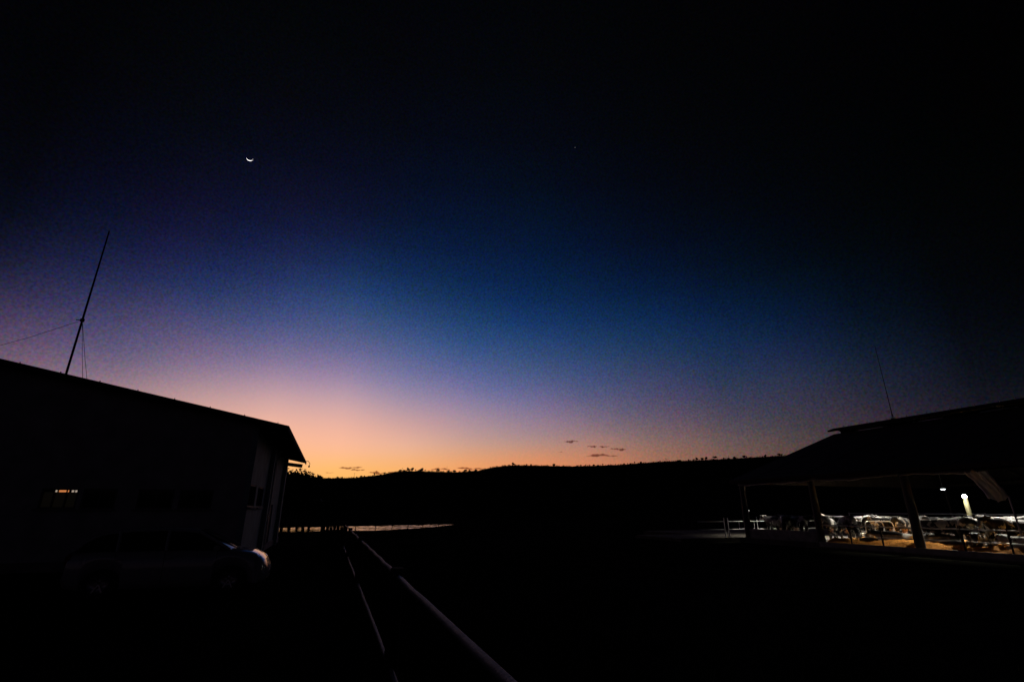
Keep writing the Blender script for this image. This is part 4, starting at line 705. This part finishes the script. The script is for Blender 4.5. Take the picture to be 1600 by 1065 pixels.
# ------------------------------------------------------------------ cows
def cow_mesh(name, pose):
    low = 'lying' in pose
    dz = -.78 if low else 0
    P = []; E = []
    def v(x, y, z, r, par=None, r2=None):
        P.append((x, y, z, r, r2 or r)); i = len(P) - 1
        if par is not None: E.append((par, i))
        return i
    pel = v(-.72, 0, 1.12 + dz, .30, None, .33); mid = v(-.22, 0, 1.05 + dz, .37, pel, .40); ch = v(.28, 0, 1.06 + dz, .35, mid, .40); sh = v(.58, 0, 1.16 + dz, .24, ch, .30)
    if pose in ('standing', 'lying'): n = [(.90, 0, 1.30, .17), (1.14, 0, 1.45, .14), (1.32, 0, 1.30, .12), (1.50, 0, 1.10, .10), (1.57, 0, 1.02, .085)]
    elif pose == 'turned' or pose == 'lying_turned': n = [(.86, .10, 1.31, .18), (1.00, .34, 1.45, .14), (1.02, .52, 1.30, .12), (1.01, .71, 1.10, .10), (1.01, .78, 1.03, .085)]
    else: n = [(.88, 0, .98, .18), (1.08, 0, .74, .14), (1.22, 0, .54, .12), (1.34, 0, .34, .10), (1.38, 0, .26, .085)]
    i = sh; ids = []
    for q in n: i = v(q[0], q[1], q[2] + dz + (-.02 if low else 0), q[3], i); ids.append(i)
    a = Vector(P[ids[1]][:3]); fwd = Vector(P[ids[2]][:3]) - Vector(P[ids[1]][:3]); lat = Vector((-fwd.y, fwd.x, 0))
    lat = lat.normalized() if lat.length > .02 else Vector((0, 1, 0))
    for s_ in (1, -1):
        e1 = a + lat * .13 * s_ + Vector((0, 0, .02)); e2 = a + lat * .35 * s_ + Vector((-.03, 0, -.02))
        j = v(*e1, .05, ids[1]); v(*e2, .045, j, .06)
    t = v(-1.0, 0, 1.25 + dz, .085, pel); t = v(-1.1, .02, 1.08 + dz, .035, t); t = v(-1.13, .05, (.62 if not low else .86) + dz, .024, t); v(-1.13, .06, (.45 if not low else .8) + dz, .05, t)
    for s_ in (1, -1):
        if not low:
            o_ = .10 * s_
            j = v(-.80, .20 * s_, .86, .19, pel); j = v(-.70 + o_, .23 * s_, .68, .115, j); j = v(-.90 + o_, .21 * s_, .48, .068, j); j = v(-.86 + o_, .21 * s_, .14, .05, j); v(-.80 + o_, .21 * s_, .04, .062, j)
            j = v(.46, .19 * s_, .84, .15, ch); j = v(.48 - o_, .19 * s_, .52, .07, j); j = v(.46 - o_, .19 * s_, .14, .046, j); v(.51 - o_, .19 * s_, .04, .06, j)
        else:
            j = v(-.66, .30 * s_, .22, .19, pel); j = v(-.30, .46 * s_, .16, .10, j); v(-.62, .52 * s_, .08, .06, j)
            j = v(.50, .24 * s_, .2, .13, ch); j = v(.78, .28 * s_, .14, .07, j); v(.52, .32 * s_, .07, .055, j)
    me = bpy.data.meshes.new(name + '_cage'); me.from_pydata([p[:3] for p in P], E, []); me.update()
    o = bpy.data.objects.new('cage', me); COL.objects.link(o)
    o.modifiers.new('skin', 'SKIN')
    for k, p in enumerate(P):
        sv = me.skin_vertices[0].data[k]; sv.radius = (p[3], p[4]); sv.use_root = (k == 0); sv.use_loose = False
    s2 = o.modifiers.new('sub', 'SUBSURF'); s2.levels = 2; s2.render_levels = 2
    dg = bpy.context.evaluated_depsgraph_get(); out = bpy.data.meshes.new_from_object(o.evaluated_get(dg))
    bpy.data.objects.remove(o); bpy.data.meshes.remove(me)
    out.name = name; out.materials.clear(); out.materials.append(M['hide'])
    out.polygons.foreach_set('use_smooth', [True] * len(out.polygons)); return out
COWM = {p: cow_mesh('cow_' + p, p) for p in ('standing', 'turned', 'feeding', 'lying', 'lying_turned')}
um = MB(); um.lathe([(0, -.16), (.10, -.14), (.17, -.05), (.19, .08), (.15, .18)], 12); [um.tube([(x, y, -.11), (x * 1.1, y * 1.1, -.22)], [.028, .02], 6) for x in (.08, -.08) for y in (.08, -.08)]; UM = um.mesh('udder', M['pink'])
COWS = [
 # column, depth, pose, heading (deg, 0 = into the barn, 90 = away along it), label
 (1206, 2.6, 'standing', 80, 'mostly black cow behind the low concrete wall, farthest left in the barn'),
 (1226, 1.5, 'feeding', 215, 'cow with white muzzle lowered over the concrete wall left of the second post'),
 (1246, 1.7, 'turned', 250, 'black and white cow with pale face close to the left of the second post'),
 (1232, 7.5, 'standing', 95, 'dark cow standing deep in the barn behind the low wall'),
 (1288, 2.0, 'standing', 200, 'cow with white shoulders just right of the second barn post'),
 (1309, 3.6, 'standing', 100, 'cow with a bright white back standing behind the rail right of the second post'),
 (1322, 1.7, 'feeding', 235, 'cow lowering its white face to the straw behind the lower rail'),
 (1336, 4.6, 'standing', 285, 'black cow with white legs behind the stall dividers, midway between second and third posts'),
 (1354, 8.6, 'feeding', 180, 'cow eating at the feed barrier behind the dark trough'),
 (1377, 4.6, 'standing', 170, 'white spotted cow behind the straw left of the third post'),
 (1400, 5.2, 'turned', 190, 'white and black cow next to the third post, behind the lying black cow'),
 (1388, 2.0, 'lying', 95, 'black cow lying on the straw between the trough and the third post'),
 (1378, 8.8, 'standing', 175, 'cow at the feed barrier seen over the white spotted cow'),
 (1402, 9.2, 'feeding', 185, 'cow at the feed barrier just left of the third post'),
 (1452, 1.5, 'lying_turned', 150, 'cow lying against the right foot of the third barn post'),
 (1470, 2.1, 'standing', 278, 'large dark cow standing side on right of the third post'),
 (1503, 2.2, 'turned', 200, 'cow with white chest right of the large dark cow, below the lamp post'),
 (1524, 3.4, 'standing', 265, 'black cow standing below the lamp, right of the cow with white chest'),
 (1516, 2.3, 'lying', 205, 'black cow lying on the straw edge in front of the lamp post'),
 (1551, 3.0, 'standing', 185, 'cow with narrow white blaze facing the rail under the torn tarp'),
 (1568, 4.6, 'turned', 255, 'dark cow standing behind the slanting winch pole'),
 (1594, 1.0, 'lying', 75, 'white faced cow lying on the straw at the right edge of the frame'),
 (1590, 3.6, 'standing', 90, 'dark cow standing behind the lying one at the right edge'),
 (1458, 8.7, 'standing', 180, 'cow with mottled head at the feed barrier, right of the third post'),
 (1482, 9.0, 'standing', 262, 'cow with a bright white back just left of the lamp post'),
 (1503, 9.6, 'standing', 275, 'reddish shadowed cow with white topline directly before the lamp post'),
 (1526, 8.9, 'turned', 195, 'white headed cow just right of the lamp post'),
 (1546, 9.3, 'feeding', 180, 'cow with lowered head at the feed barrier, under the torn tarp'),
 (1567, 9.0, 'standing', 190, 'cow at the feed barrier left of the winch pole'),
 (1588, 10.5, 'standing', 265, 'pale backed cow deep in the barn right of the winch pole'),
 (1430, 13, 'standing', 90, 'cow far inside the barn behind the third post'),
 (1345, 13.5, 'standing', 260, 'cow far inside the barn below the left end of the high rail'),
]
rn = rng(21)
for px, xl, pose, hd, lab in COWS:
    y = barn_y(px, xl); zz = .0 if not (0 < xl < 6.5 and y < YP[3]) else (.06 if 'lying' in pose else .03)
    o = bpy.data.objects.new('cow', COWM[pose]); COL.objects.link(o); o.location = barn_w(xl, y, zz); o.rotation_euler = (0, 0, GRID + R(hd)); s_ = rn.uniform(.96, 1.06); o.scale = (s_, s_, s_)
    tag(o, lab, 'cow', 'dairy cows in the barn')
    if 'lying' not in pose: link(UM, 'udder', o, (-.52, 0, .66))

# ------------------------------------------------------------------ barn lamps
def spot(name, parent, loc, target, watts, size, blend, col, rad):
    ld = bpy.data.lights.new(name, 'SPOT'); ld.energy = watts; ld.spot_size = R(size); ld.spot_blend = blend; ld.color = col; ld.shadow_soft_size = rad
    o = bpy.data.objects.new(name, ld); COL.objects.link(o); o.parent = parent; o.location = loc
    o.rotation_euler = (Vector(target) - Vector(loc)).to_track_quat('-Z', 'Y').to_euler(); return o
lp = thing('lamp_post', 'pale post with the brightest floodlight at its top, lighting the cows', 'lamp post', barn_w(RX, ylamp), GRID)
lz = bl(1509.5, 775, RX)[2]
mb = MB(); mb.tube([(0, 0, -.1), (0, 0, 2.0), (0, 0, lz - .05)], [.15, .14, .135], 14); mb.obj('post', M['lit_post'], lp)
mb = MB(); mb.box((-.16, -.08, lz + .02), (.14, .22, .14), bev=.03); mb.bar((-.16, -.08, lz - .02), (-.0, .0, lz - .10), .05, .05); mb.obj('floodlight_housing', M['black_metal'], lp)
mb = MB(); mb.lathe([(0, -.12), (.06, -.104), (.104, -.06), (.12, 0), (.104, .06), (.06, .104), (0, .12)], 16); bo = mb.obj('bulb', M['bulb'], lp, (-.34, -.19, lz))
LAMP1 = spot('floodlight', lp, (-.60, -.22, lz - .10), (-1.0, -.22, -3.0), 100, 160, .25, (1, .95, .84), .10)
l2 = bl(1473, 763, 19.0)
el = thing('wall_lamp', 'small cool white lamp at the far barn side, left of the lamp post', 'lamp', barn_w(*l2), GRID)
mb = MB(); mb.lathe([(0, .14), (.05, .13), (.07, .05), (.24, -.02), (.23, -.03), (.0, .0)], 14); mb.tube([(0, 0, .14), (0, 0, max(.2, bz(19.0) - l2[2]))], .015, 6); mb.obj('shade', M['lamp_white'], el)
mb = MB(); mb.lathe([(0, -.11), (.12, -.09), (.16, -.03), (.10, -.008), (0, -.006)], 14); mb.obj('bulb', M['bulb_cool'], el)
LAMP2 = spot('hanging_light', el, (0, 0, -.14), (-2.5, -3, -4), 520, 112, .6, (.9, .93, 1), .08)
# pendant lamps under the near roof slope, in shades, lighting the straw
for x_, y_, lab, pw, cone, bld in ((5.7, barn_y(1352, 5.7), 'shaded pendant lamp under the barn roof between the second and third posts', 4600, 101, .25), (5.0, barn_y(1545, 5.0), 'shaded pendant lamp under the barn roof behind the torn tarp', 3900, 126, .9), (3.2, YP[4] + .3, 'shaded pendant lamp under the far end of the barn roof by the pipe fence', 1200, 116, .8)):
    pn = thing('pendant_lamp', lab, 'lamp', barn_w(x_, y_, 4.7), GRID, 'pendant lamps under the barn roof')
    mb = MB(); mb.tube([(0, 0, .2), (0, 0, bz(x_) - 4.78)], .012, 6); mb.obj('cord', M['black_metal'], pn)
    mb = MB(); mb.lathe([(.03, .22), (.07, .18), (.22, -.04), (.21, -.04), (.06, .16)], 16); mb.obj('lamp_shade', M['black_metal'], pn)
    mb = MB(); mb.lathe([(0, -.02), (.05, .0), (.06, .06), (.03, .12)], 10); mb.obj('bulb', M['bulb_shaded'], pn)
    spot('pendant_light', pn, (0, 0, -.06), (.0, 0, -1), pw, cone, bld, (1, .93, .80), .05)
# far yard lights
for (px, py, dist, lab) in ((463, 749.4, 128, 'tiny white yard light below the left clump of trees'), (477, 748, 129, 'fainter yard light right of the first one below the trees'), (1169.5, 797, 150, 'tiny distant light just right of the farthest barn post')):
    p = at(px, py, dist); g_ = hz(p.x, p.y); yl = thing('yard_light', lab, 'light', (p.x, p.y, g_), 0, 'distant yard lights')
    mb = MB(); mb.tube([(0, 0, -.3), (0, 0, p.z - g_ - .02), (0, -.25, p.z - g_ + .1)], .045, 6); mb.obj('pole', M['dark_timber'], yl)
    mb = MB(); mb.lathe([(0, -.09), (.10, -.05), (.10, .03), (0, .06)], 10, 'Z', (0, -.3, p.z - g_)); mb.obj('bulb', M['bulb_far'], yl)

# aerial on the barn ridge
qb = bl(1396, 656, RX); qt = bl(1368, 540, RX); am = thing('roof_aerial', 'thin whip aerial rising from the barn ridge', 'aerial', barn_w(RX, qb[1], RZ + .38), GRID)
mb = MB(); mb.tube([(0, 0, 0), (0, 0, 1.2), (0, 0, qt[2] - RZ - .38)], [.034, .028, .016], 8); mb.obj('rod', M['black_metal'], am)
mb = MB(); mb.box((0, 0, .03), (.2, .2, .06)); mb.tube([(-.2, 0, .02), (0, 0, .5)], .012, 5); mb.tube([(.2, 0, .02), (0, 0, .5)], .012, 5); mb.obj('bracket', M['black_metal'], am)

# ------------------------------------------------------------------ trees
def tree_proto(seed, h, wd, kind):
    rn = rng(seed); tr_ = MB(); cr = MB()
    th = h * (.45 if kind != 'tall' else .6)
    tr_.tube([(0, 0, -.6), (.03 * h * rn.uniform(-1, 1), 0, th * .5), (.02 * h, .02 * h, th)], [.035 * h, .026 * h, .018 * h], 7)
    clumps = []
    for i in range({'small': 6, 'copse': 14}.get(kind, 9)):
        a = rn.uniform(0, 6.28); rr = wd * rn.uniform(.1, .5); z = h * rn.uniform(.34, .9) if kind != 'tall' else h * rn.uniform(.6, .95)
        if kind == 'flat': z = h * rn.uniform(.72, .95); rr = wd * rn.uniform(.1, .55)
        c = Vector((rr * math.cos(a), rr * math.sin(a), z)); clumps.append((c, wd * rn.uniform(.18, .30)))
        tr_.tube([(0.02 * h, 0.01 * h, th * rn.uniform(.6, .98)), tuple(c * .6 + Vector((0, 0, th * .35))), tuple(c)], [.014 * h, .009 * h, .004 * h], 5)
    for c, r_ in clumps:
        for k in range(420 if kind == 'copse' else 150 if kind != 'small' else 90):
            d_ = Vector((rn.gauss(0, 1), rn.gauss(0, 1), rn.gauss(0, .7))).normalized() * r_ * (rn.uniform(.3, 1.15) if kind != 'copse' else 1.35 * rn.random() ** .6); p = c + d_; s_ = h * (rn.uniform(.045, .085) if kind != 'copse' else rn.uniform(.016, .032))
            a_ = Vector((rn.gauss(0, 1), rn.gauss(0, 1), rn.gauss(0, 1))).normalized(); b_ = a_.orthogonal().normalized() * s_ * .6; a_ *= s_
            cr.add([p - a_, p + b_, p + a_, p - b_], [(0, 1, 2, 3)])
    return tr_.mesh('trunk', M['bark']), cr.mesh('crown', M['leaf'])
PRO = {k: tree_proto(40 + i, *a) for i, (k, a) in enumerate({'broad': (9, 8, 'broad'), 'tall': (10, 5, 'tall'), 'flat': (8, 9, 'flat'), 'small': (4, 3.2, 'small'), 'dense': (8, 8.5, 'broad'), 'copse': (8, 4.2, 'copse'), 'thin': (5, 2.2, 'small')}.items())}
def plant(kind, loc, s_, rz, label, group, cat='tree', name='tree'):
    o = thing(name, label, cat, loc, rz, group); o.scale = (s_, s_, s_)
    link(PRO[kind][0], 'trunk', o); link(PRO[kind][1], 'crown', o); return o
rn = rng(77)
# clump behind the building
CL = [(440, 737, 'dense', 'dark tree nearest the building wall in the left clump'), (452, 737, 'broad', 'tallest dark tree of the clump below the roof end'), (463, 737.5, 'dense', 'rounded dark tree in the middle of the left clump'), (474, 740, 'broad', 'dark tree right of the middle of the left clump'), (483, 742, 'dense', 'lower dark tree near the right end of the left clump'), (494, 744, 'small', 'small tree with see through crown at the right end of the left clump'), (430, 735, 'dense', 'dark tree half hidden behind the building corner')]
for px, py, kd, lab in CL:
    dist = 118 + rn.uniform(-5, 9) if kd != 'small' else 121; p = at(px, py, dist); g_ = hz(p.x, p.y); hh = {'dense': 7.6, 'broad': 8.6, 'small': 3.9}[kd]
    plant('thin' if kd == 'small' else 'copse', (p.x, p.y, g_), (p.z - g_) / (4.6 if kd == 'small' else 7.2), rn.uniform(0, 6), lab, 'clump of trees behind the building')
# single trees standing out on the ridge
RT = [(565, 742.3, 'small', 'little round tree alone on the low left part of the ridge'), (637, 733.6, 'broad', 'dark tree on the highest knob left of the middle of the ridge'), (644, 735, 'broad', 'spreading tree just right of the knob on the ridge'), (653, 736.2, 'small', 'small round tree second right of the knob on the ridge'), (659, 735.6, 'broad', 'bushy tree third right of the knob on the ridge'), (684, 735.8, 'broad', 'round topped tree below the thin streak of cloud on the ridge'), (704, 737, 'small', 'small bush like tree at the right end of the low saddle'),
      (801, 724.4, 'broad', 'rounded tree where the ridge first levels out in the middle'), (865, 725.6, 'dense', 'dark round tree alone on the middle of the ridge below the upper clouds'), (880, 727.6, 'small', 'small tree right of the lone dark tree on mid ridge'), (1063, 718.2, 'small', 'leftmost of the separate little trees on the right ridge'), (1075.5, 716.8, 'small', 'second separate little tree on the right ridge'), (1088, 716.2, 'broad', 'third separate tree, broad topped, on the right ridge'), (1097.5, 714.6, 'dense', 'largest dark tree on the right ridge'), (1104, 716, 'broad', 'dark tree touching the largest one on the right ridge'), (1117, 714.4, 'flat', 'tree with thin trunk and flat top right of the largest ridge tree'), (1162, 713.4, 'dense', 'wide low tree before the barn roof on the right ridge'), (1218, 710.2, 'dense', 'dark tree on the ridge closest to the barn roof')]
HH = {'broad': 8.4, 'tall': 9.7, 'flat': 7.8, 'small': 3.8, 'dense': 7.4}
for px, py, kd, lab in RT:
    a_, b_, c_ = ray(px, py); az_ = math.degrees(math.atan2(a_, b_)); q = ridge_pt(az_); zt = CAM_H + c_ * math.hypot(q.x, q.y)
    s_ = 1.0 * max(.45, (zt - q.z + .3) / HH[kd]); plant(kd, (q.x, q.y, q.z - .3), s_, rn.uniform(0, 6), lab, 'single trees on the ridge')
# fringe of lesser trees
for i in range(230):
    az_ = -46 + i * 92 / 230 + rn.uniform(-.2, .2); kd = rn.choice(('small', 'small', 'broad', 'dense', 'tall')); q = ridge_pt(az_, rn.uniform(.97, 1.0)); q.z = q.z if True else 0
    f_ = math.hypot(q.x, q.y) / ridge_r(az_); q.z = -1.6 + (CAM_H + ridge_r(az_) * ridge_slope(az_) + 1.6) * max(0, (f_ * ridge_r(az_) - 185) / (ridge_r(az_) - 185)) ** 1.25 - .3
    if az_ < -16: hgt = rn.uniform(.8, 2.1)
    else: hgt = rn.uniform(1.0, 3.2)
    plant(kd, tuple(q), hgt / HH[kd], rn.uniform(0, 6), 'one of the many small dark trees fringing the crest of the ridge', 'trees fringing the ridge')
mb = MB()
for i in range(9000):
    az_ = rn.uniform(-75, 75); q = ridge_pt(az_, rn.uniform(.985, 1.005)); z = q.z + abs(rn.gauss(0, .45)) + .35 * math.sin(az_ * 5.3) - .25; s_ = rn.uniform(.3, .8)
    d_ = Vector((rn.gauss(0, 1), rn.gauss(0, 1), rn.gauss(0, 1))).normalized() * s_; e_ = d_.orthogonal().normalized() * s_ * .6; c = Vector((q.x, q.y, z)); mb.add([c - d_, c + e_, c + d_, c - e_], [(0, 1, 2, 3)])
tag(mb.obj('scrub', M['leaf']), kind='stuff')
# thin masts on the ridge
for px, py0, py1, lab in ((554, 746, 738.5, 'thin pole on the low left part of the ridge'), (629, 736, 730, 'thin pole left of the knob on the ridge'), (698.5, 737, 728.5, 'thin pole beside the streak of cloud right of the saddle'), (1138, 716, 711.5, 'thin pole on the right ridge before the barn roof')):
    a_, b_, c_ = ray(px, py1); az_ = math.degrees(math.atan2(a_, b_)); q = ridge_pt(az_); zt = CAM_H + c_ * math.hypot(q.x, q.y); up = thing('utility_pole', lab, 'pole', q, R(-az_), 'thin poles on the ridge')
    mb = MB(); mb.tube([(0, 0, -1), (0, 0, zt - q.z)], [.16, .11], 6); mb.obj('shaft', M['dark_timber'], up)
    mb = MB(); mb.bar((-.7, 0, zt - q.z - .5), (.7, 0, zt - q.z - .5), .1, .1); mb.obj('crossarm', M['dark_timber'], up)

# rank grass along the pond and beside the rails
mb = MB()
def tuft(x, y, h_, n_):
    z = hz(x, y)
    for k in range(n_):
        a_ = rn.uniform(0, 6.28); l = h_ * rn.uniform(.5, 1.1); bx_, by_ = x + rn.uniform(-.2, .2), y + rn.uniform(-.2, .2); lean = l * rn.uniform(.1, .5); ww = .012 + .006 * (h_ > .3)
        mb.add([(bx_ - ww * math.sin(a_), by_ + ww * math.cos(a_), z - .03), (bx_ + ww * math.sin(a_), by_ - ww * math.cos(a_), z - .03), (bx_ + lean * math.cos(a_), by_ + lean * math.sin(a_), z + l)], [(0, 1, 2)])
for i in range(1500):
    px = rn.uniform(425, 790); a_, b_, c_ = ray(px, 828); dist = rn.uniform(58, 70); tuft(a_ * dist, b_ * dist, rn.uniform(.2, .55), 7)
for i in range(2600):
    u_ = rn.uniform(0, 34) ** 1.0; v_ = SV + abs(rn.gauss(0, 1)) * 3.2 + .1; p = U * u_ + V * v_; tuft(p.x, p.y, rn.uniform(.06, .22), 6)
for i in range(700):
    u_ = rn.uniform(1, 26); p = U * u_ + V * (SV + rn.gauss(0, .12)); tuft(p.x, p.y, rn.uniform(.1, .35), 6)
tag(mb.obj('grass', M['grass']), kind='stuff')

# ------------------------------------------------------------------ clouds, moon, star
CD = 9000
CLD = [(880, 905, 690, 3.2, 'dark brown streak of cloud highest over the ridge'), (917, 934, 697.2, 2.6, 'small broken streak of cloud between the highest and rightmost ones'), (934, 953, 697.4, 2.0, 'short thin streak of cloud just left of the rightmost cloud'), (953, 980, 701.4, 3.2, 'rightmost streak of cloud over the ridge'), (914, 966, 711, 3.6, 'longest dark streak of cloud right of the middle, low over the ridge'), (872, 880, 706, 1.4, 'faint little wisp of cloud below the highest streak'),
       (528, 567, 730.6, 2.8, 'upper streak of cloud in the brightest orange sky'), (546, 571, 733.4, 2.2, 'lower thin streak of cloud in the brightest orange sky'), (574, 603, 738.4, 3.4, 'dark streak of cloud touching the low left ridge'), (606, 622, 737.6, 2.2, 'small streak of cloud left of the knob on the ridge'), (672, 704, 732.4, 2.6, 'thin streak of cloud above the saddle of the ridge'), (712, 756, 731.6, 2.8, 'long thin streak of cloud right of the saddle, touching the rising ridge'), (507, 522, 738.6, 1.4, 'faint thin streak of cloud farthest left, by the trees'), (1036, 1048, 716.6, 1.6, 'little reddish wisp of cloud left of the separate ridge trees')]
rn = rng(90)
for xa, xb, y, th, lab in CLD:
    pa, pb = at(xa, y + rn.uniform(-.6, .6), CD), at(xb, y + rn.uniform(-.6, .6), CD); c = (pa + pb) / 2; L_ = (pb - pa).length; T = 1.45 * th * CD / 860
    n_ = 44; rows = []; ph = [rn.uniform(0, 6) for _ in range(6)]; ed = (pb - pa).normalized(); dd_ = Vector((c.x, c.y, 0)).normalized()
    for i in range(n_ + 1):
        t = i / n_; e = max(0.0, math.sin(math.pi * min(1, t))) ** .6; nz = .72 + .20 * math.sin(t * 9 + ph[0]) + .13 * math.sin(t * 19 + ph[1]) + .09 * math.sin(t * 41 + ph[2]); r_ = max(.04, e * max(.12, nz)) * T * .62 if 0 < i < n_ else .02
        ctr = ed * ((t - .5) * L_) + Vector((0, 0, T * (.16 * math.sin(t * 7 + ph[3]) + .08 * math.sin(t * 17 + ph[4]))))
        rows.append([tuple(ctr + dd_ * (math.cos(a) * r_ * 3.0) + Vector((0, 0, 1)) * (math.sin(a) * r_ * (1.0 if math.sin(a) > 0 else .7))) for a in [2 * math.pi * k / 14 for k in range(15)]])
    cb = MB(); cb.grid(rows); faint = 'faint' in lab or 'wisp' in lab
    o = cb.obj('cloud', cloud_mat((.55 if faint else 1.5) / (T * 2.2))); o.location = c; tag(o, lab, 'cloud', 'streaks of cloud over the ridge')
# crescent moon: the lit part of a sphere, a solid between the limb and the terminator
md = 12000; mc = at(390.2, 246.6, md); mr_ = 5.4 * md / 860; view = (Vector((0, 0, CAM_H)) - mc).normalized(); side = view.cross(Vector((0, 0, 1))).normalized(); upv = side.cross(view).normalized()
tl = R(3); dn = (-upv * math.cos(tl) - side * math.sin(tl)); sd_ = (side * math.cos(tl) - upv * math.sin(tl))
rows = []
for i in range(33):
    th_ = -math.pi / 2 + math.pi * i / 32; row = []
    for k in range(7):
        ph_ = R(56) + (R(101) - R(56)) * k / 6     # longitude from the side facing us towards the sunlit limb
        row.append(tuple((sd_ * math.sin(th_) + (dn * math.sin(ph_) + view * math.cos(ph_)) * math.cos(th_)) * mr_))
    rows.append(row + [row[0]])
mb = MB(); mb.grid(rows); o = mb.obj('moon', M['moon']); o.location = mc; tag(o, 'thin white crescent moon lying on its back in the dark blue sky', 'moon')
p = at(898.5, 230.5, 12000); mb = MB(); mb.lathe([(0, -9), (6, -7), (9, 0), (6, 7), (0, 9)], 10); o = mb.obj('star', M['star']); o.location = p; tag(o, 'faint white star alone high in the dark sky', 'star')
